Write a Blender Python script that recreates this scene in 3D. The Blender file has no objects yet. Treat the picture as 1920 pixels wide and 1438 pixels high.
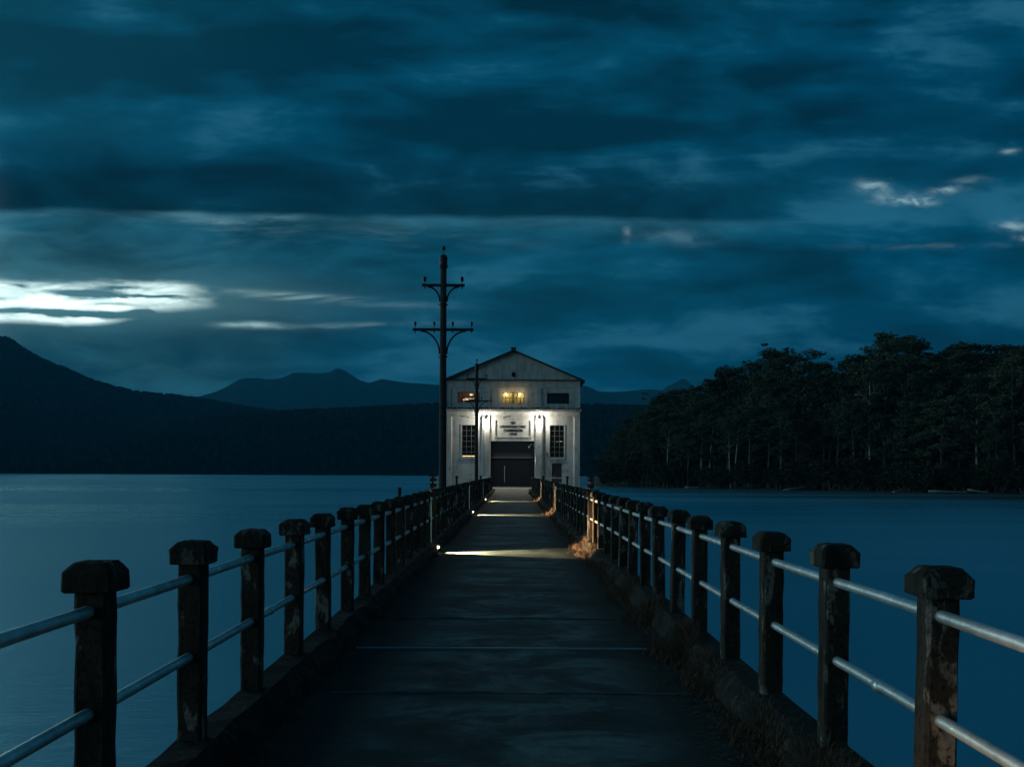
import bpy, math, random
from mathutils import Vector, Matrix, noise as mnoise

R = math.radians
scene = bpy.context.scene
COL = scene.collection
F = 1900.0          # focal length in photograph pixels
CAMZ = 1.70         # camera height above the jetty deck
WATER = -2.0        # water level below the deck


def s2l(c):
    c = c / 255.0
    return c / 12.92 if c <= 0.04045 else ((c + 0.055) / 1.055) ** 2.4


def srgb(r, g, b):
    return (s2l(r), s2l(g), s2l(b), 1.0)


# ------------------------------------------------------------------ camera
cam = bpy.data.cameras.new("camera")
cam.sensor_width = 36.0
cam.lens = 36.0 * F / 1920.0
cam.shift_y = (886 - 719) / 1920.0
cam.clip_start = 0.05
cam.clip_end = 30000
cob = bpy.data.objects.new("camera", cam)
COL.objects.link(cob)
cob.matrix_world = Matrix.Translation((0, 0, CAMZ)) @ Matrix.Rotation(R(90), 4, 'X') @ Matrix.Rotation(R(0.25), 4, 'Z')
scene.camera = cob

scene.view_settings.view_transform = 'Standard'
scene.view_settings.look = 'None'
scene.view_settings.exposure = 0.0
scene.view_settings.gamma = 1.0
scene.cycles.use_denoising = True
scene.cycles.sample_clamp_indirect = 2.0
scene.cycles.max_bounces = 6
scene.cycles.diffuse_bounces = 3
scene.cycles.glossy_bounces = 3
scene.cycles.transparent_max_bounces = 12
scene.cycles.volume_bounces = 1
scene.cycles.caustics_reflective = False
scene.cycles.caustics_refractive = False


# ------------------------------------------------------------------ node helper
class NT:
    def __init__(self, tree):
        self.t = tree
        self.t.nodes.clear()

    def n(self, kind, **kw):
        nd = self.t.nodes.new(kind)
        for k, v in kw.items():
            setattr(nd, k, v)
        return nd

    def put(self, sock, v):
        if hasattr(v, 'is_output') or isinstance(v, bpy.types.NodeSocket):
            self.t.links.new(v, sock)
        else:
            sock.default_value = v

    def m(self, op, a, b=None, c=None, clamp=False):
        nd = self.n('ShaderNodeMath', operation=op)
        nd.use_clamp = clamp
        self.put(nd.inputs[0], a)
        if b is not None:
            self.put(nd.inputs[1], b)
        if c is not None:
            self.put(nd.inputs[2], c)
        return nd.outputs[0]

    def add(self, a, b): return self.m('ADD', a, b)
    def sub(self, a, b): return self.m('SUBTRACT', a, b)
    def mul(self, a, b): return self.m('MULTIPLY', a, b)
    def div(self, a, b): return self.m('DIVIDE', a, b)

    def step(self, v, lo, hi, a=0.0, b=1.0):
        nd = self.n('ShaderNodeMapRange', interpolation_type='SMOOTHSTEP')
        self.put(nd.inputs[0], v)
        nd.inputs[1].default_value = lo
        nd.inputs[2].default_value = hi
        nd.inputs[3].default_value = a
        nd.inputs[4].default_value = b
        return nd.outputs[0]

    def xyz(self, x, y, z):
        nd = self.n('ShaderNodeCombineXYZ')
        self.put(nd.inputs[0], x); self.put(nd.inputs[1], y); self.put(nd.inputs[2], z)
        return nd.outputs[0]

    def noise(self, vec, scale=1.0, detail=4.0, rough=0.5, dist=0.0):
        nd = self.n('ShaderNodeTexNoise')
        if vec is not None:
            self.put(nd.inputs['Vector'], vec)
        nd.inputs['Scale'].default_value = scale
        nd.inputs['Detail'].default_value = detail
        nd.inputs['Roughness'].default_value = rough
        nd.inputs['Distortion'].default_value = dist
        return nd.outputs['Fac']

    def ramp(self, fac, stops, interp='LINEAR'):
        nd = self.n('ShaderNodeValToRGB')
        cr = nd.color_ramp
        cr.interpolation = interp
        while len(cr.elements) < len(stops):
            cr.elements.new(0.5)
        for e, (p, c) in zip(cr.elements, stops):
            e.position = p
            e.color = c if len(c) == 4 else (*c, 1)
        self.put(nd.inputs[0], fac)
        return nd.outputs[0]

    def mix(self, fac, a, b, blend='MIX'):
        nd = self.n('ShaderNodeMix', data_type='RGBA', blend_type=blend)
        nd.clamp_factor = True
        self.put(nd.inputs[0], fac)
        self.put(nd.inputs[6], a)
        self.put(nd.inputs[7], b)
        return nd.outputs[2]

    def gauss(self, x, y, x0, y0, sx, sy):
        a = self.mul(self.sub(x, x0), 1 / sx)
        b = self.mul(self.sub(y, y0), 1 / sy)
        return self.m('EXPONENT', self.mul(self.add(self.mul(a, a), self.mul(b, b)), -1.0))


# ------------------------------------------------------------------ sky
SUN_AZ = R(-58)      # left of the view direction
SUN_EL = R(9)
world = bpy.data.worlds.new("World")
scene.world = world
world.use_nodes = True
w = NT(world.node_tree)
tc = w.n('ShaderNodeTexCoord')
sep = w.n('ShaderNodeSeparateXYZ')
w.put(sep.inputs[0], tc.outputs['Generated'])
dx, dy, dz = sep.outputs
dyc = w.m('MAXIMUM', dy, 0.12)
X = w.mul(w.div(dx, dyc), F / 1000)      # sideways along the horizon
Y = w.mul(w.div(dz, dyc), F / 1000)      # up from the horizon
streak = w.noise(w.xyz(w.mul(X, 1.5), w.mul(Y, 8.5), 3.1), 1.0, 6, 0.55, 0.35)
broad = w.noise(w.xyz(w.mul(X, 1.3), w.mul(Y, 3.4), 7.7), 1.0, 3, 0.5, 0.4)
fine = w.noise(w.xyz(w.mul(X, 3.2), w.mul(Y, 22.0), 1.3), 1.0, 6, 0.6, 0.6)
puff = w.noise(w.xyz(w.mul(X, 6.0), w.mul(Y, 13.0), 5.3), 1.0, 5, 0.55, 0.3)
puff2 = w.noise(w.xyz(w.mul(X, 22.0), w.mul(Y, 40.0), 8.3), 1.0, 5, 0.6, 0.4)
# height bands of the cloud deck, wavering with the noise
edge_w = w.noise(w.xyz(w.mul(X, 2.2), w.mul(Y, 1.0), 11.0), 1.0, 3, 0.5, 0.0)
Yw = w.add(Y, w.mul(w.sub(edge_w, 0.5), 0.05))
Yn = w.m('MULTIPLY', Yw, 1.0, clamp=True)
base = w.ramp(Yn, [
    (0.00, srgb(0, 54, 80)),
    (0.15, srgb(0, 54, 82)),
    (0.27, srgb(2, 60, 85)),
    (0.37, srgb(4, 62, 84)),
    (0.43, srgb(8, 72, 97)),
    (0.458, srgb(24, 88, 112)),
    (0.476, srgb(44, 100, 122)),
    (0.487, srgb(4, 46, 64)),
    (0.54, srgb(3, 44, 64)),
    (0.62, srgb(1, 62, 88)),
    (0.80, srgb(2, 64, 90)),
    (0.92, srgb(2, 54, 76)),
    (1.00, srgb(6, 62, 84)),
])
# right side: the strip dies out and the blue deepens
rightness = w.step(X, 0.1, 0.75)
base_r = w.ramp(Yn, [
    (0.00, srgb(0, 30, 60)),
    (0.15, srgb(0, 38, 66)),
    (0.30, srgb(0, 54, 80)),
    (0.40, srgb(0, 64, 92)),
    (0.46, srgb(2, 68, 96)),
    (0.52, srgb(4, 66, 92)),
    (0.62, srgb(0, 54, 80)),
    (0.80, srgb(0, 60, 88)),
    (1.00, srgb(4, 58, 82)),
])
col = w.mix(rightness, base, base_r)
lump = w.noise(w.xyz(w.mul(X, 3.0), w.mul(Y, 8.0), 21.3), 1.0, 6, 0.55, 0.5)
lum = w.add(w.add(w.mul(w.sub(streak, 0.5), 2.7), w.mul(w.sub(broad, 0.5), 2.6)), w.add(w.mul(w.sub(lump, 0.5), 2.3), 0.96))
mott = w.noise(w.xyz(w.mul(X, 4.8), w.mul(Y, 15.0), 33.1), 1.0, 6, 0.6, 0.5)
lum = w.mul(lum, w.add(0.30, w.mul(mott, 1.40)))
lum = w.m('MAXIMUM', lum, 0.42)
col = w.mix(1.0, col, w.xyz(lum, lum, lum), 'MULTIPLY')
col = w.mix(w.mul(w.step(lum, 1.05, 1.75), 0.45), col, srgb(48, 104, 126))
# paler, greener air towards the glow on the left
leftness = w.mul(w.step(X, -0.05, -1.05), w.step(Y, 0.50, 0.40))
pale = w.mul(leftness, w.mul(w.step(mott, 0.30, 0.68, 0.30, 1.15), w.step(lump, 0.30, 0.66, 0.55, 1.05)))
col = w.mix(w.m('MULTIPLY', pale, 0.55, clamp=True), col, srgb(64, 124, 138))
topleft = w.mul(w.step(X, -0.25, -0.9), w.mul(w.step(Y, 0.55, 0.65), broad))
col = w.mix(w.m('MULTIPLY', topleft, 0.45, clamp=True), col, srgb(30, 92, 112))
# tight wisps along the strip below the dark cloud edge
wisp = w.mul(w.mul(w.step(Yw, 0.40, 0.46), w.step(Yw, 0.487, 0.476)), w.mul(w.step(fine, 0.45, 0.7), w.step(X, 0.55, -0.6)))
col = w.mix(w.m('MULTIPLY', wisp, 0.5, clamp=True), col, srgb(96, 142, 156))
# the bright opening low on the left
wob = w.mul(w.sub(puff, 0.5), 0.05)
Xg = w.add(X, w.mul(w.sub(puff, 0.5), 0.16))
ripple = w.noise(w.xyz(w.mul(X, 9.0), w.mul(Y, 34.0), 2.9), 1.0, 5, 0.55, 0.5)
Yg = w.add(w.add(Y, w.mul(w.sub(puff, 0.5), 0.030)), w.mul(w.sub(ripple, 0.5), 0.014))
low = w.step(Xg, -0.80, -0.60, 0.274, 0.305)
region = w.mul(w.mul(w.step(w.sub(Yg, low), -0.006, 0.010), w.step(Yg, 0.363, 0.338)), w.step(Xg, -0.545, -0.65))
dark = None
for (x0, y0, sx, sy, k) in [(-0.80, 0.3345, 0.095, 0.0090, 1.5), (-0.67, 0.327, 0.07, 0.0045, 1.2), (-0.90, 0.2985, 0.12, 0.0055, 1.4), (-0.77, 0.2945, 0.09, 0.0075, 1.5), (-0.672, 0.299, 0.030, 0.012, 1.5),
                            (-0.93, 0.346, 0.03, 0.004, 0.8), (-0.72, 0.3465, 0.05, 0.004, 0.9), (-0.985, 0.3225, 0.05, 0.004, 0.8), (-0.74, 0.3155, 0.04, 0.0035, 0.7)]:
    g = w.mul(w.gauss(Xg, Yg, x0, y0, sx, sy), k)
    dark = g if dark is None else w.add(dark, g)
dark = w.mul(dark, w.step(ripple, 0.25, 0.6, 0.65, 1.2))
veil = w.step(ripple, 0.34, 0.64, 1.1, 0.42)
gap = w.mul(w.mul(region, veil), w.m('SUBTRACT', 1.0, dark, clamp=True))
halo = w.mul(w.gauss(X, Y, -0.85, 0.318, 0.40, 0.045), 0.45)
col = w.mix(halo, col, srgb(120, 176, 186))
col = w.mix(gap, col, (1.7, 2.2, 2.1, 1))
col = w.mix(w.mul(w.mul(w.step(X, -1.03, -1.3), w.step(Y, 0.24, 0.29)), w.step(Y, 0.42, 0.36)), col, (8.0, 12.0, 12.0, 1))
# trailing slits to the right of it
t1 = w.mul(w.gauss(X, w.add(Y, w.mul(X, 0.055)), -0.42, 0.305, 0.17, 0.007), w.step(fine, 0.38, 0.62))
t2 = w.mul(w.gauss(X, Y, -0.50, 0.2755, 0.045, 0.005), 1.0)
t3 = w.mul(w.gauss(X, w.sub(Y, w.mul(X, 0.03)), -0.27, 0.283, 0.12, 0.005), w.step(fine, 0.34, 0.6))
t4 = w.mul(w.gauss(X, Y, -0.40, 0.272, 0.12, 0.005), w.step(fine, 0.34, 0.6))
t2 = w.mul(t2, w.step(ripple, 0.35, 0.6, 0.4, 1.0))
t4 = w.mul(t4, w.step(ripple, 0.40, 0.62, 0.1, 1.0))
tt = w.m('ADD', w.add(t1, w.mul(t2, 1.3)), w.mul(w.add(t3, t4), 0.5), clamp=True)
col = w.mix(w.mul(tt, 0.8), col, srgb(170, 212, 216))
# small torn openings on the right
brk = [(0.672, 0.542, 0.024, 0.010, .55), (0.695, 0.527, 0.016, 0.012, .5), (0.725, 0.512, 0.035, 0.006, .6), (0.762, 0.518, 0.026, 0.008, .9),
       (0.81, 0.533, 0.035, 0.006, .55), (0.855, 0.548, 0.03, 0.007, .2), (0.94, 0.465, 0.03, 0.010, .5), (0.965, 0.444, 0.02, 0.008, .7), (0.93, 0.604, 0.016, 0.006, .4),
       (0.212, 0.446, 0.008, 0.010, .4), (0.30, 0.440, 0.06, 0.010, .13), (-0.555, 0.462, 0.02, 0.007, .3), (0.80, 0.425, 0.14, 0.006, .08)]
acc = None
for (a, b, sx, sy, k) in brk:
    g = w.mul(w.gauss(X, w.add(Y, w.mul(w.sub(puff, 0.5), 0.045)), a, b, sx, sy), k)
    acc = g if acc is None else w.add(acc, g)
acc = w.mul(acc, w.mul(w.step(puff2, 0.36, 0.64, 0.15, 1.35), 0.8))
col = w.mix(w.m('MULTIPLY', acc, 1.0, clamp=True), col, srgb(170, 206, 214))
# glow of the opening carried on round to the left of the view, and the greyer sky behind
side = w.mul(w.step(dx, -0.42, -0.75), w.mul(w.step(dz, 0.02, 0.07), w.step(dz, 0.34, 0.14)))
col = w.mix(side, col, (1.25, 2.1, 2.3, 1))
back = w.step(dy, 0.22, -0.05)
bcol = w.mix(w.noise(tc.outputs['Generated'], 4.0, 4), (0.007, 0.036, 0.060, 1), (0.015, 0.060, 0.092, 1))
sidem = w.m('SUBTRACT', 1.0, side, clamp=True)
col = w.mix(w.mul(back, sidem), col, bcol)
zen = w.step(dz, 0.50, 0.75)
col = w.mix(zen, col, (0.006, 0.040, 0.070, 1))
below = w.step(dz, 0.0, -0.03)
col = w.mix(below, col, (0.002, 0.012, 0.022, 1))
sky = w.n('ShaderNodeTexSky', sky_type='NISHITA')
sky.sun_disc = False
sky.sun_elevation = SUN_EL
sky.sun_rotation = SUN_AZ
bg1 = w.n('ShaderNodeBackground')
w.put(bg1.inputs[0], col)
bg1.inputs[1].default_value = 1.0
bg2 = w.n('ShaderNodeBackground')
w.put(bg2.inputs[0], w.mix(1.0, sky.outputs[0], (0.1, 0.8, 1.0, 1), 'MULTIPLY'))
bg2.inputs[1].default_value = 0.001
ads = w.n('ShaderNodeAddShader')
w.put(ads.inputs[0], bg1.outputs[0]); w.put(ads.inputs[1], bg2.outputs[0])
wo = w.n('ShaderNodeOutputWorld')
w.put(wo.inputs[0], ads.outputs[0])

sun = bpy.data.lights.new("sun", 'SUN')
sun.energy = 0.35
sun.angle = R(28)
sun.color = (0.62, 0.95, 1.0)
sob = bpy.data.objects.new("sun", sun)
COL.objects.link(sob)
sd = Vector((math.sin(SUN_AZ) * math.cos(SUN_EL), math.cos(SUN_AZ) * math.cos(SUN_EL), math.sin(SUN_EL)))
sob.rotation_euler = (-sd).to_track_quat('-Z', 'Y').to_euler()
sob.location = (-20, 10, 20)


# ------------------------------------------------------------------ mesh builder
class MB:
    def __init__(self):
        self.v = []
        self.f = []

    def face(self, pts):
        i = len(self.v)
        self.v += [tuple(p) for p in pts]
        self.f.append(tuple(range(i, i + len(pts))))

    def box(self, x0, x1, y0, y1, z0, z1, j=0.0):
        i = len(self.v)
        for z in (z0, z1):
            for (x, y) in ((x0, y0), (x1, y0), (x1, y1), (x0, y1)):
                self.v.append((x + random.uniform(-j, j), y + random.uniform(-j, j), z + random.uniform(-j, j)))
        for q in ((0, 3, 2, 1), (4, 5, 6, 7), (0, 1, 5, 4), (1, 2, 6, 5), (2, 3, 7, 6), (3, 0, 4, 7)):
            self.f.append(tuple(i + k for k in q))

    def rings(self, rings, cap=True):
        """loft a list of equal-length closed rings"""
        i = len(self.v)
        n = len(rings[0])
        for r in rings:
            self.v += [tuple(p) for p in r]
        for a in range(len(rings) - 1):
            for k in range(n):
                k2 = (k + 1) % n
                self.f.append((i + a * n + k, i + a * n + k2, i + (a + 1) * n + k2, i + (a + 1) * n + k))
        if cap:
            self.f.append(tuple(i + k for k in reversed(range(n))))
            self.f.append(tuple(i + (len(rings) - 1) * n + k for k in range(n)))

    def tube(self, pts, rad, n=8, cap=True):
        pts = [Vector(p) for p in pts]
        if not isinstance(rad, (list, tuple)):
            rad = [rad] * len(pts)
        rs = []
        up = None
        for k, p in enumerate(pts):
            d = (pts[min(k + 1, len(pts) - 1)] - pts[max(k - 1, 0)])
            if d.length < 1e-9:
                d = Vector((0, 0, 1))
            d.normalize()
            if up is None:
                ref = Vector((0, 0, 1)) if abs(d.z) < 0.9 else Vector((0, 1, 0))
                a = d.cross(ref).normalized()
            else:
                a = (up - d * up.dot(d))
                a = a.normalized() if a.length > 1e-6 else d.orthogonal().normalized()
            up = a
            b = d.cross(a)
            rs.append([p + (a * math.cos(2 * math.pi * q / n) + b * math.sin(2 * math.pi * q / n)) * rad[k] for q in range(n)])
        self.rings(rs, cap)

    def lathe(self, prof, c, n=12):
        self.rings([[(c[0] + r * math.cos(2 * math.pi * q / n), c[1] + r * math.sin(2 * math.pi * q / n), c[2] + z) for q in range(n)] for (r, z) in prof])

    def build(self, name, mat, parent=None, smooth=False, loc=None):
        me = bpy.data.meshes.new(name)
        me.from_pydata(self.v, [], self.f)
        me.materials.append(mat)
        if smooth:
            me.shade_smooth()
        me.update()
        o = bpy.data.objects.new(name, me)
        COL.objects.link(o)
        if parent is not None:
            o.parent = parent
        if loc is not None:
            o.location = loc
        return o


def tag(o, label=None, cat=None, group=None, kind=None):
    if label: o['label'] = label
    if cat: o['category'] = cat
    if group: o['group'] = group
    if kind: o['kind'] = kind
    return o


def thing(name, label, cat, loc=(0, 0, 0), group=None):
    o = bpy.data.objects.new(name, None)
    o.empty_display_size = 0.2
    COL.objects.link(o)
    o.location = loc
    return tag(o, label, cat, group)


def copy_tree(o, parent=None):
    c = o.copy()
    COL.objects.link(c)
    if parent is not None:
        c.parent = parent
    for ch in list(o.children):
        copy_tree(ch, c)
    return c


# ------------------------------------------------------------------ materials
def mat(name):
    m = bpy.data.materials.new(name)
    m.use_nodes = True
    t = NT(m.node_tree)
    out = t.n('ShaderNodeOutputMaterial')
    b = t.n('ShaderNodeBsdfPrincipled')
    t.put(out.inputs[0], b.outputs[0])
    return m, t, b


def coords(t, kind='Object', rnd=False):
    tc = t.n('ShaderNodeTexCoord')
    v = tc.outputs[kind]
    if rnd:
        oi = t.n('ShaderNodeObjectInfo')
        s = t.n('ShaderNodeVectorMath', operation='ADD')
        t.put(s.inputs[0], v)
        k = t.mul(oi.outputs['Random'], 57.0)
        t.put(s.inputs[1], t.xyz(k, t.mul(k, 0.7), t.mul(k, 1.3)))
        v = s.outputs[0]
    return v


def scaled(t, v, sx, sy, sz):
    mp = t.n('ShaderNodeMapping')
    t.put(mp.inputs[0], v)
    mp.inputs['Scale'].default_value = (sx, sy, sz)
    return mp.outputs[0]


def bump(t, b, h, strength, dist):
    nd = t.n('ShaderNodeBump')
    nd.inputs['Strength'].default_value = strength
    nd.inputs['Distance'].default_value = dist
    t.put(nd.inputs['Height'], h)
    t.put(b.inputs['Normal'], nd.outputs[0])


def simple(name, c, rough=0.6, metal=0.0, var=0.25, scale=3.0, bmp=0.0):
    m, t, b = mat(name)
    v = coords(t, 'Object', True)
    n = t.noise(v, scale, 5, 0.6)
    d = tuple(x * (1 - var) for x in c) + (1,)
    l = tuple(min(1, x * (1 + var)) for x in c) + (1,)
    t.put(b.inputs['Base Color'], t.ramp(n, [(0.3, d), (0.7, l)]))
    b.inputs['Roughness'].default_value = rough
    b.inputs['Metallic'].default_value = metal
    if bmp:
        bump(t, b, t.noise(v, scale * 6, 4, 0.6), bmp, 0.02)
    return m


def emit(name, c, s):
    m = bpy.data.materials.new(name)
    m.use_nodes = True
    t = NT(m.node_tree)
    out = t.n('ShaderNodeOutputMaterial')
    e = t.n('ShaderNodeEmission')
    e.inputs[0].default_value = (*c, 1)
    e.inputs[1].default_value = s
    t.put(out.inputs[0], e.outputs[0])
    return m


# old mossy concrete of posts and kerbs
def m_oldconcrete(name, dark, mid, light, sc=1.0):
    m, t, b = mat(name)
    v = coords(t, 'Object', True)
    n1 = t.noise(scaled(t, v, 7 * sc, 7 * sc, 2.6 * sc), 1.0, 6, 0.62, 0.4)
    n2 = t.noise(v, 38 * sc, 5, 0.65)
    c = t.ramp(n1, [(0.36, (*dark, 1)), (0.48, (*mid, 1)), (0.57, (*mid, 1)), (0.62, (*light, 1))])
    c = t.mix(t.step(n2, 0.45, 0.75), c, (*[x * 0.35 for x in dark], 1))
    t.put(b.inputs['Base Color'], c)
    b.inputs['Roughness'].default_value = 0.9
    b.inputs['Specular IOR Level'].default_value = 0.25
    bump(t, b, t.add(t.mul(n2, 0.6), n1), 0.7, 0.012)
    return m


M = {}
M['post'] = m_oldconcrete('post_concrete', (0.016, 0.014, 0.012), (0.050, 0.040, 0.032), (0.27, 0.235, 0.20))
M['cap'] = m_oldconcrete('cap_concrete', (0.014, 0.013, 0.010), (0.038, 0.032, 0.025), (0.17, 0.15, 0.12), 1.5)
M['kerb'] = m_oldconcrete('kerb_concrete', (0.010, 0.010, 0.008), (0.022, 0.020, 0.016), (0.07, 0.064, 0.055), 1.6)
M['slab'] = m_oldconcrete('slab_concrete', (0.05, 0.05, 0.045), (0.10, 0.098, 0.09), (0.17, 0.165, 0.15), 0.2)
M['floor'] = m_oldconcrete('pale_floor', (0.16, 0.16, 0.15), (0.30, 0.295, 0.28), (0.40, 0.395, 0.37), 0.25)
M['rail'] = simple('galvanised_pipe', (0.74, 0.75, 0.74), 0.42, 0.68, 0.28, 9.0, 0.14)
M['pole'] = simple('weathered_timber', (0.035, 0.032, 0.028), 0.85, 0, 0.4, 5.0, 0.3)
M['iron'] = simple('dark_iron', (0.02, 0.02, 0.021), 0.6, 0.3, 0.3, 8.0)
M['glaze'] = simple('brown_porcelain', (0.03, 0.02, 0.018), 0.3, 0, 0.3, 8.0)
M['lampmetal'] = simple('grey_lamp_metal', (0.30, 0.31, 0.31), 0.5, 0.3, 0.15, 8.0)
M['door'] = simple('dark_door_paint', (0.017, 0.015, 0.020), 0.5, 0, 0.12, 0.8)
M['transom'] = simple('transom_paint', (0.060, 0.050, 0.052), 0.55, 0, 0.15, 0.8)
M['steel'] = simple('pale_steel', (0.55, 0.55, 0.53), 0.35, 0.6, 0.1, 6.0)
M['paintrail'] = simple('white_painted_pipe', (0.75, 0.75, 0.72), 0.6, 0, 0.1, 6.0)
M['roof'] = simple('roof_sheet', (0.05, 0.045, 0.045), 0.7, 0.1, 0.35, 1.5, 0.1)
M['frame'] = simple('window_steel', (0.10, 0.095, 0.085), 0.6, 0, 0.2, 6.0)
M['framew'] = simple('window_pale_steel', (0.30, 0.27, 0.22), 0.6, 0, 0.2, 6.0)
M['letter'] = simple('dark_lettering', (0.035, 0.03, 0.028), 0.6, 0, 0.1, 6.0)
M['inside'] = simple('interior_grey', (0.05, 0.045, 0.045), 0.9, 0, 0.2, 1.0)
M['wood'] = simple('interior_wood', (0.45, 0.22, 0.09), 0.7, 0, 0.35, 2.5)
M['cloth'] = simple('curtain_cloth', (0.62, 0.55, 0.30), 0.9, 0, 0.12, 2.5)
M['joint'] = simple('joint_steel', (0.30, 0.36, 0.40), 0.42, 0.5, 0.2, 3.0)
M['rock'] = simple('shore_rock', (0.06, 0.06, 0.055), 0.9, 0, 0.4, 1.5, 0.3)
M['log'] = simple('bleached_log', (0.30, 0.29, 0.26), 0.85, 0, 0.25, 1.5, 0.2)
M['bulb'] = emit('warm_bulb', (1.0, 0.80, 0.42), 9.0)
M['bulbw'] = emit('white_bulb', (1.0, 0.93, 0.76), 9.0)
M['orangeglow'] = emit('orange_glow', (1.0, 0.62, 0.30), 2.2)
M['softbulb'] = emit('soft_bulb', (1.0, 0.82, 0.55), 1.6)
M['lens'] = emit('lamp_lens', (1.0, 0.78, 0.45), 14.0)

# white painted render on the pump house
m, t, b = mat('white_render')
v = coords(t)
n1 = t.noise(scaled(t, v, 1.6, 1.6, 0.28), 1.0, 6, 0.65, 0.3)
n2 = t.noise(v, 0.9, 6, 0.65)
n3 = t.noise(v, 7.0, 4, 0.6)
c = t.ramp(n1, [(0.30, (0.40, 0.40, 0.38, 1)), (0.50, (0.66, 0.66, 0.64, 1)), (0.7, (0.76, 0.76, 0.74, 1))])
c = t.mix(t.mul(t.step(n2, 0.50, 0.68), 0.5), c, (0.33, 0.345, 0.32, 1))
c = t.mix(t.mul(t.step(n3, 0.60, 0.75), 0.25), c, (0.28, 0.27, 0.24, 1))
t.put(b.inputs['Base Color'], c)
b.inputs['Roughness'].default_value = 0.8
bump(t, b, t.add(n3, n2), 0.15, 0.02)
M['white'] = m

# dirty top of ledges
M['ledge'] = m_oldconcrete('stained_ledge', (0.03, 0.03, 0.028), (0.10, 0.10, 0.09), (0.25, 0.25, 0.23), 0.25)

# glass: clear with a sheen
m = bpy.data.materials.new('window_glass')
m.use_nodes = True
t = NT(m.node_tree)
out = t.n('ShaderNodeOutputMaterial')
tr = t.n('ShaderNodeBsdfTransparent'); tr.inputs[0].default_value = (0.86, 0.88, 0.86, 1)
gl = t.n('ShaderNodeBsdfGlossy'); gl.inputs['Roughness'].default_value = 0.04
fr = t.n('ShaderNodeFresnel'); fr.inputs[0].default_value = 1.5
mx = t.n('ShaderNodeMixShader')
t.put(mx.inputs[0], fr.outputs[0]); t.put(mx.inputs[1], tr.outputs[0]); t.put(mx.inputs[2], gl.outputs[0])
t.put(out.inputs[0], mx.outputs[0])
M['glass'] = m

# jetty deck: worn concrete, mossy along the edges
m, t, b = mat('deck_concrete')
v = coords(t)
sp = t.n('ShaderNodeSeparateXYZ'); t.put(sp.inputs[0], v)
ax = t.m('ABSOLUTE', sp.outputs[0])
n1 = t.noise(scaled(t, v, 0.9, 1.3, 1), 1.0, 7, 0.68, 0.8)
n2 = t.noise(v, 9.0, 6, 0.65)
n3 = t.noise(v, 60.0, 4, 0.75)
n4 = t.noise(scaled(t, v, 5.0, 8.0, 1), 1.0, 6, 0.7)
c = t.ramp(n1, [(0.32, (0.022, 0.038, 0.039, 1)), (0.47, (0.050, 0.082, 0.082, 1)), (0.64, (0.18, 0.25, 0.245, 1))])
c = t.mix(t.mul(t.step(n4, 0.48, 0.7), 0.5), c, (0.05, 0.055, 0.053, 1))
c = t.mix(t.mul(t.step(n2, 0.5, 0.72), 0.55), c, (0.045, 0.048, 0.046, 1))
edge = t.step(t.add(ax, t.mul(t.sub(n1, 0.5), 1.3)), 0.75, 1.35)
c = t.mix(t.mul(edge, 0.85), c, (0.022, 0.024, 0.021, 1))
c = t.mix(t.mul(t.step(n3, 0.56, 0.70), 0.6), c, (0.20, 0.25, 0.245, 1))
t.put(b.inputs['Base Color'], c)
b.inputs['Roughness'].default_value = 0.8
b.inputs['Specular IOR Level'].default_value = 0.12
bump(t, b, t.add(t.mul(n3, 0.9), n2), 0.8, 0.012)
M['deck'] = m

# water smoothed by a long exposure
m, t, b = mat('lake_water')
v = coords(t)
r1 = t.noise(scaled(t, v, 0.35, 0.9, 1), 1.0, 4, 0.6)
r2 = t.noise(scaled(t, v, 1.3, 5.5, 1), 1.0, 5, 0.65)
r3 = t.noise(scaled(t, v, 0.004, 0.03, 1), 1.0, 4, 0.55, 0.4)
b.inputs['Base Color'].default_value = (0.002, 0.032, 0.055, 1)
b.inputs['Roughness'].default_value = 0.5
wg = t.n('ShaderNodeBsdfGlossy')
wg.inputs['Color'].default_value = (0.40, 0.75, 0.85, 1)
t.put(wg.inputs['Roughness'], t.ramp(r3, [(0.35, (0.20,) * 3), (0.65, (0.40,) * 3)]))
bm = t.n('ShaderNodeBump')
bm.inputs['Strength'].default_value = 0.55
bm.inputs['Distance'].default_value = 0.10
t.put(bm.inputs['Height'], t.add(t.mul(r2, 0.6), r1))
t.put(wg.inputs['Normal'], bm.outputs[0])
wm = t.n('ShaderNodeMixShader')
wm.inputs[0].default_value = 0.86
t.put(wm.inputs[1], b.outputs[0]); t.put(wm.inputs[2], wg.outputs[0])
t.put([n_ for n_ in m.node_tree.nodes if n_.type == 'OUTPUT_MATERIAL'][0].inputs[0], wm.outputs[0])
M['water'] = m

M['hillside'] = simple('shaded_hillside', (0.0045, 0.0065, 0.0055), 1.0, 0, 0.3, 0.02)  # shade between the far trees darkened into the ground colour
M['forest'] = simple('far_forest', (0.010, 0.015, 0.012), 1.0, 0, 0.3, 0.02)
M['mountain'] = simple('mountain_scrub', (0.018, 0.022, 0.018), 1.0, 0, 0.4, 0.01)
for k_ in ('hillside', 'forest', 'mountain'):
    M[k_].node_tree.nodes['Principled BSDF'].inputs['Specular IOR Level'].default_value = 0.0
M['soil'] = simple('shore_soil', (0.025, 0.024, 0.018), 0.95, 0, 0.4, 0.3, 0.3)
M['midbark'] = simple('grey_bark', (0.11, 0.105, 0.095), 0.85, 0, 0.35, 1.2)
M['bark'] = simple('pale_bark', (0.36, 0.35, 0.33), 0.8, 0, 0.35, 1.2)
M['darkbark'] = simple('dark_bark', (0.06, 0.055, 0.045), 0.85, 0, 0.35, 1.2)


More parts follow.
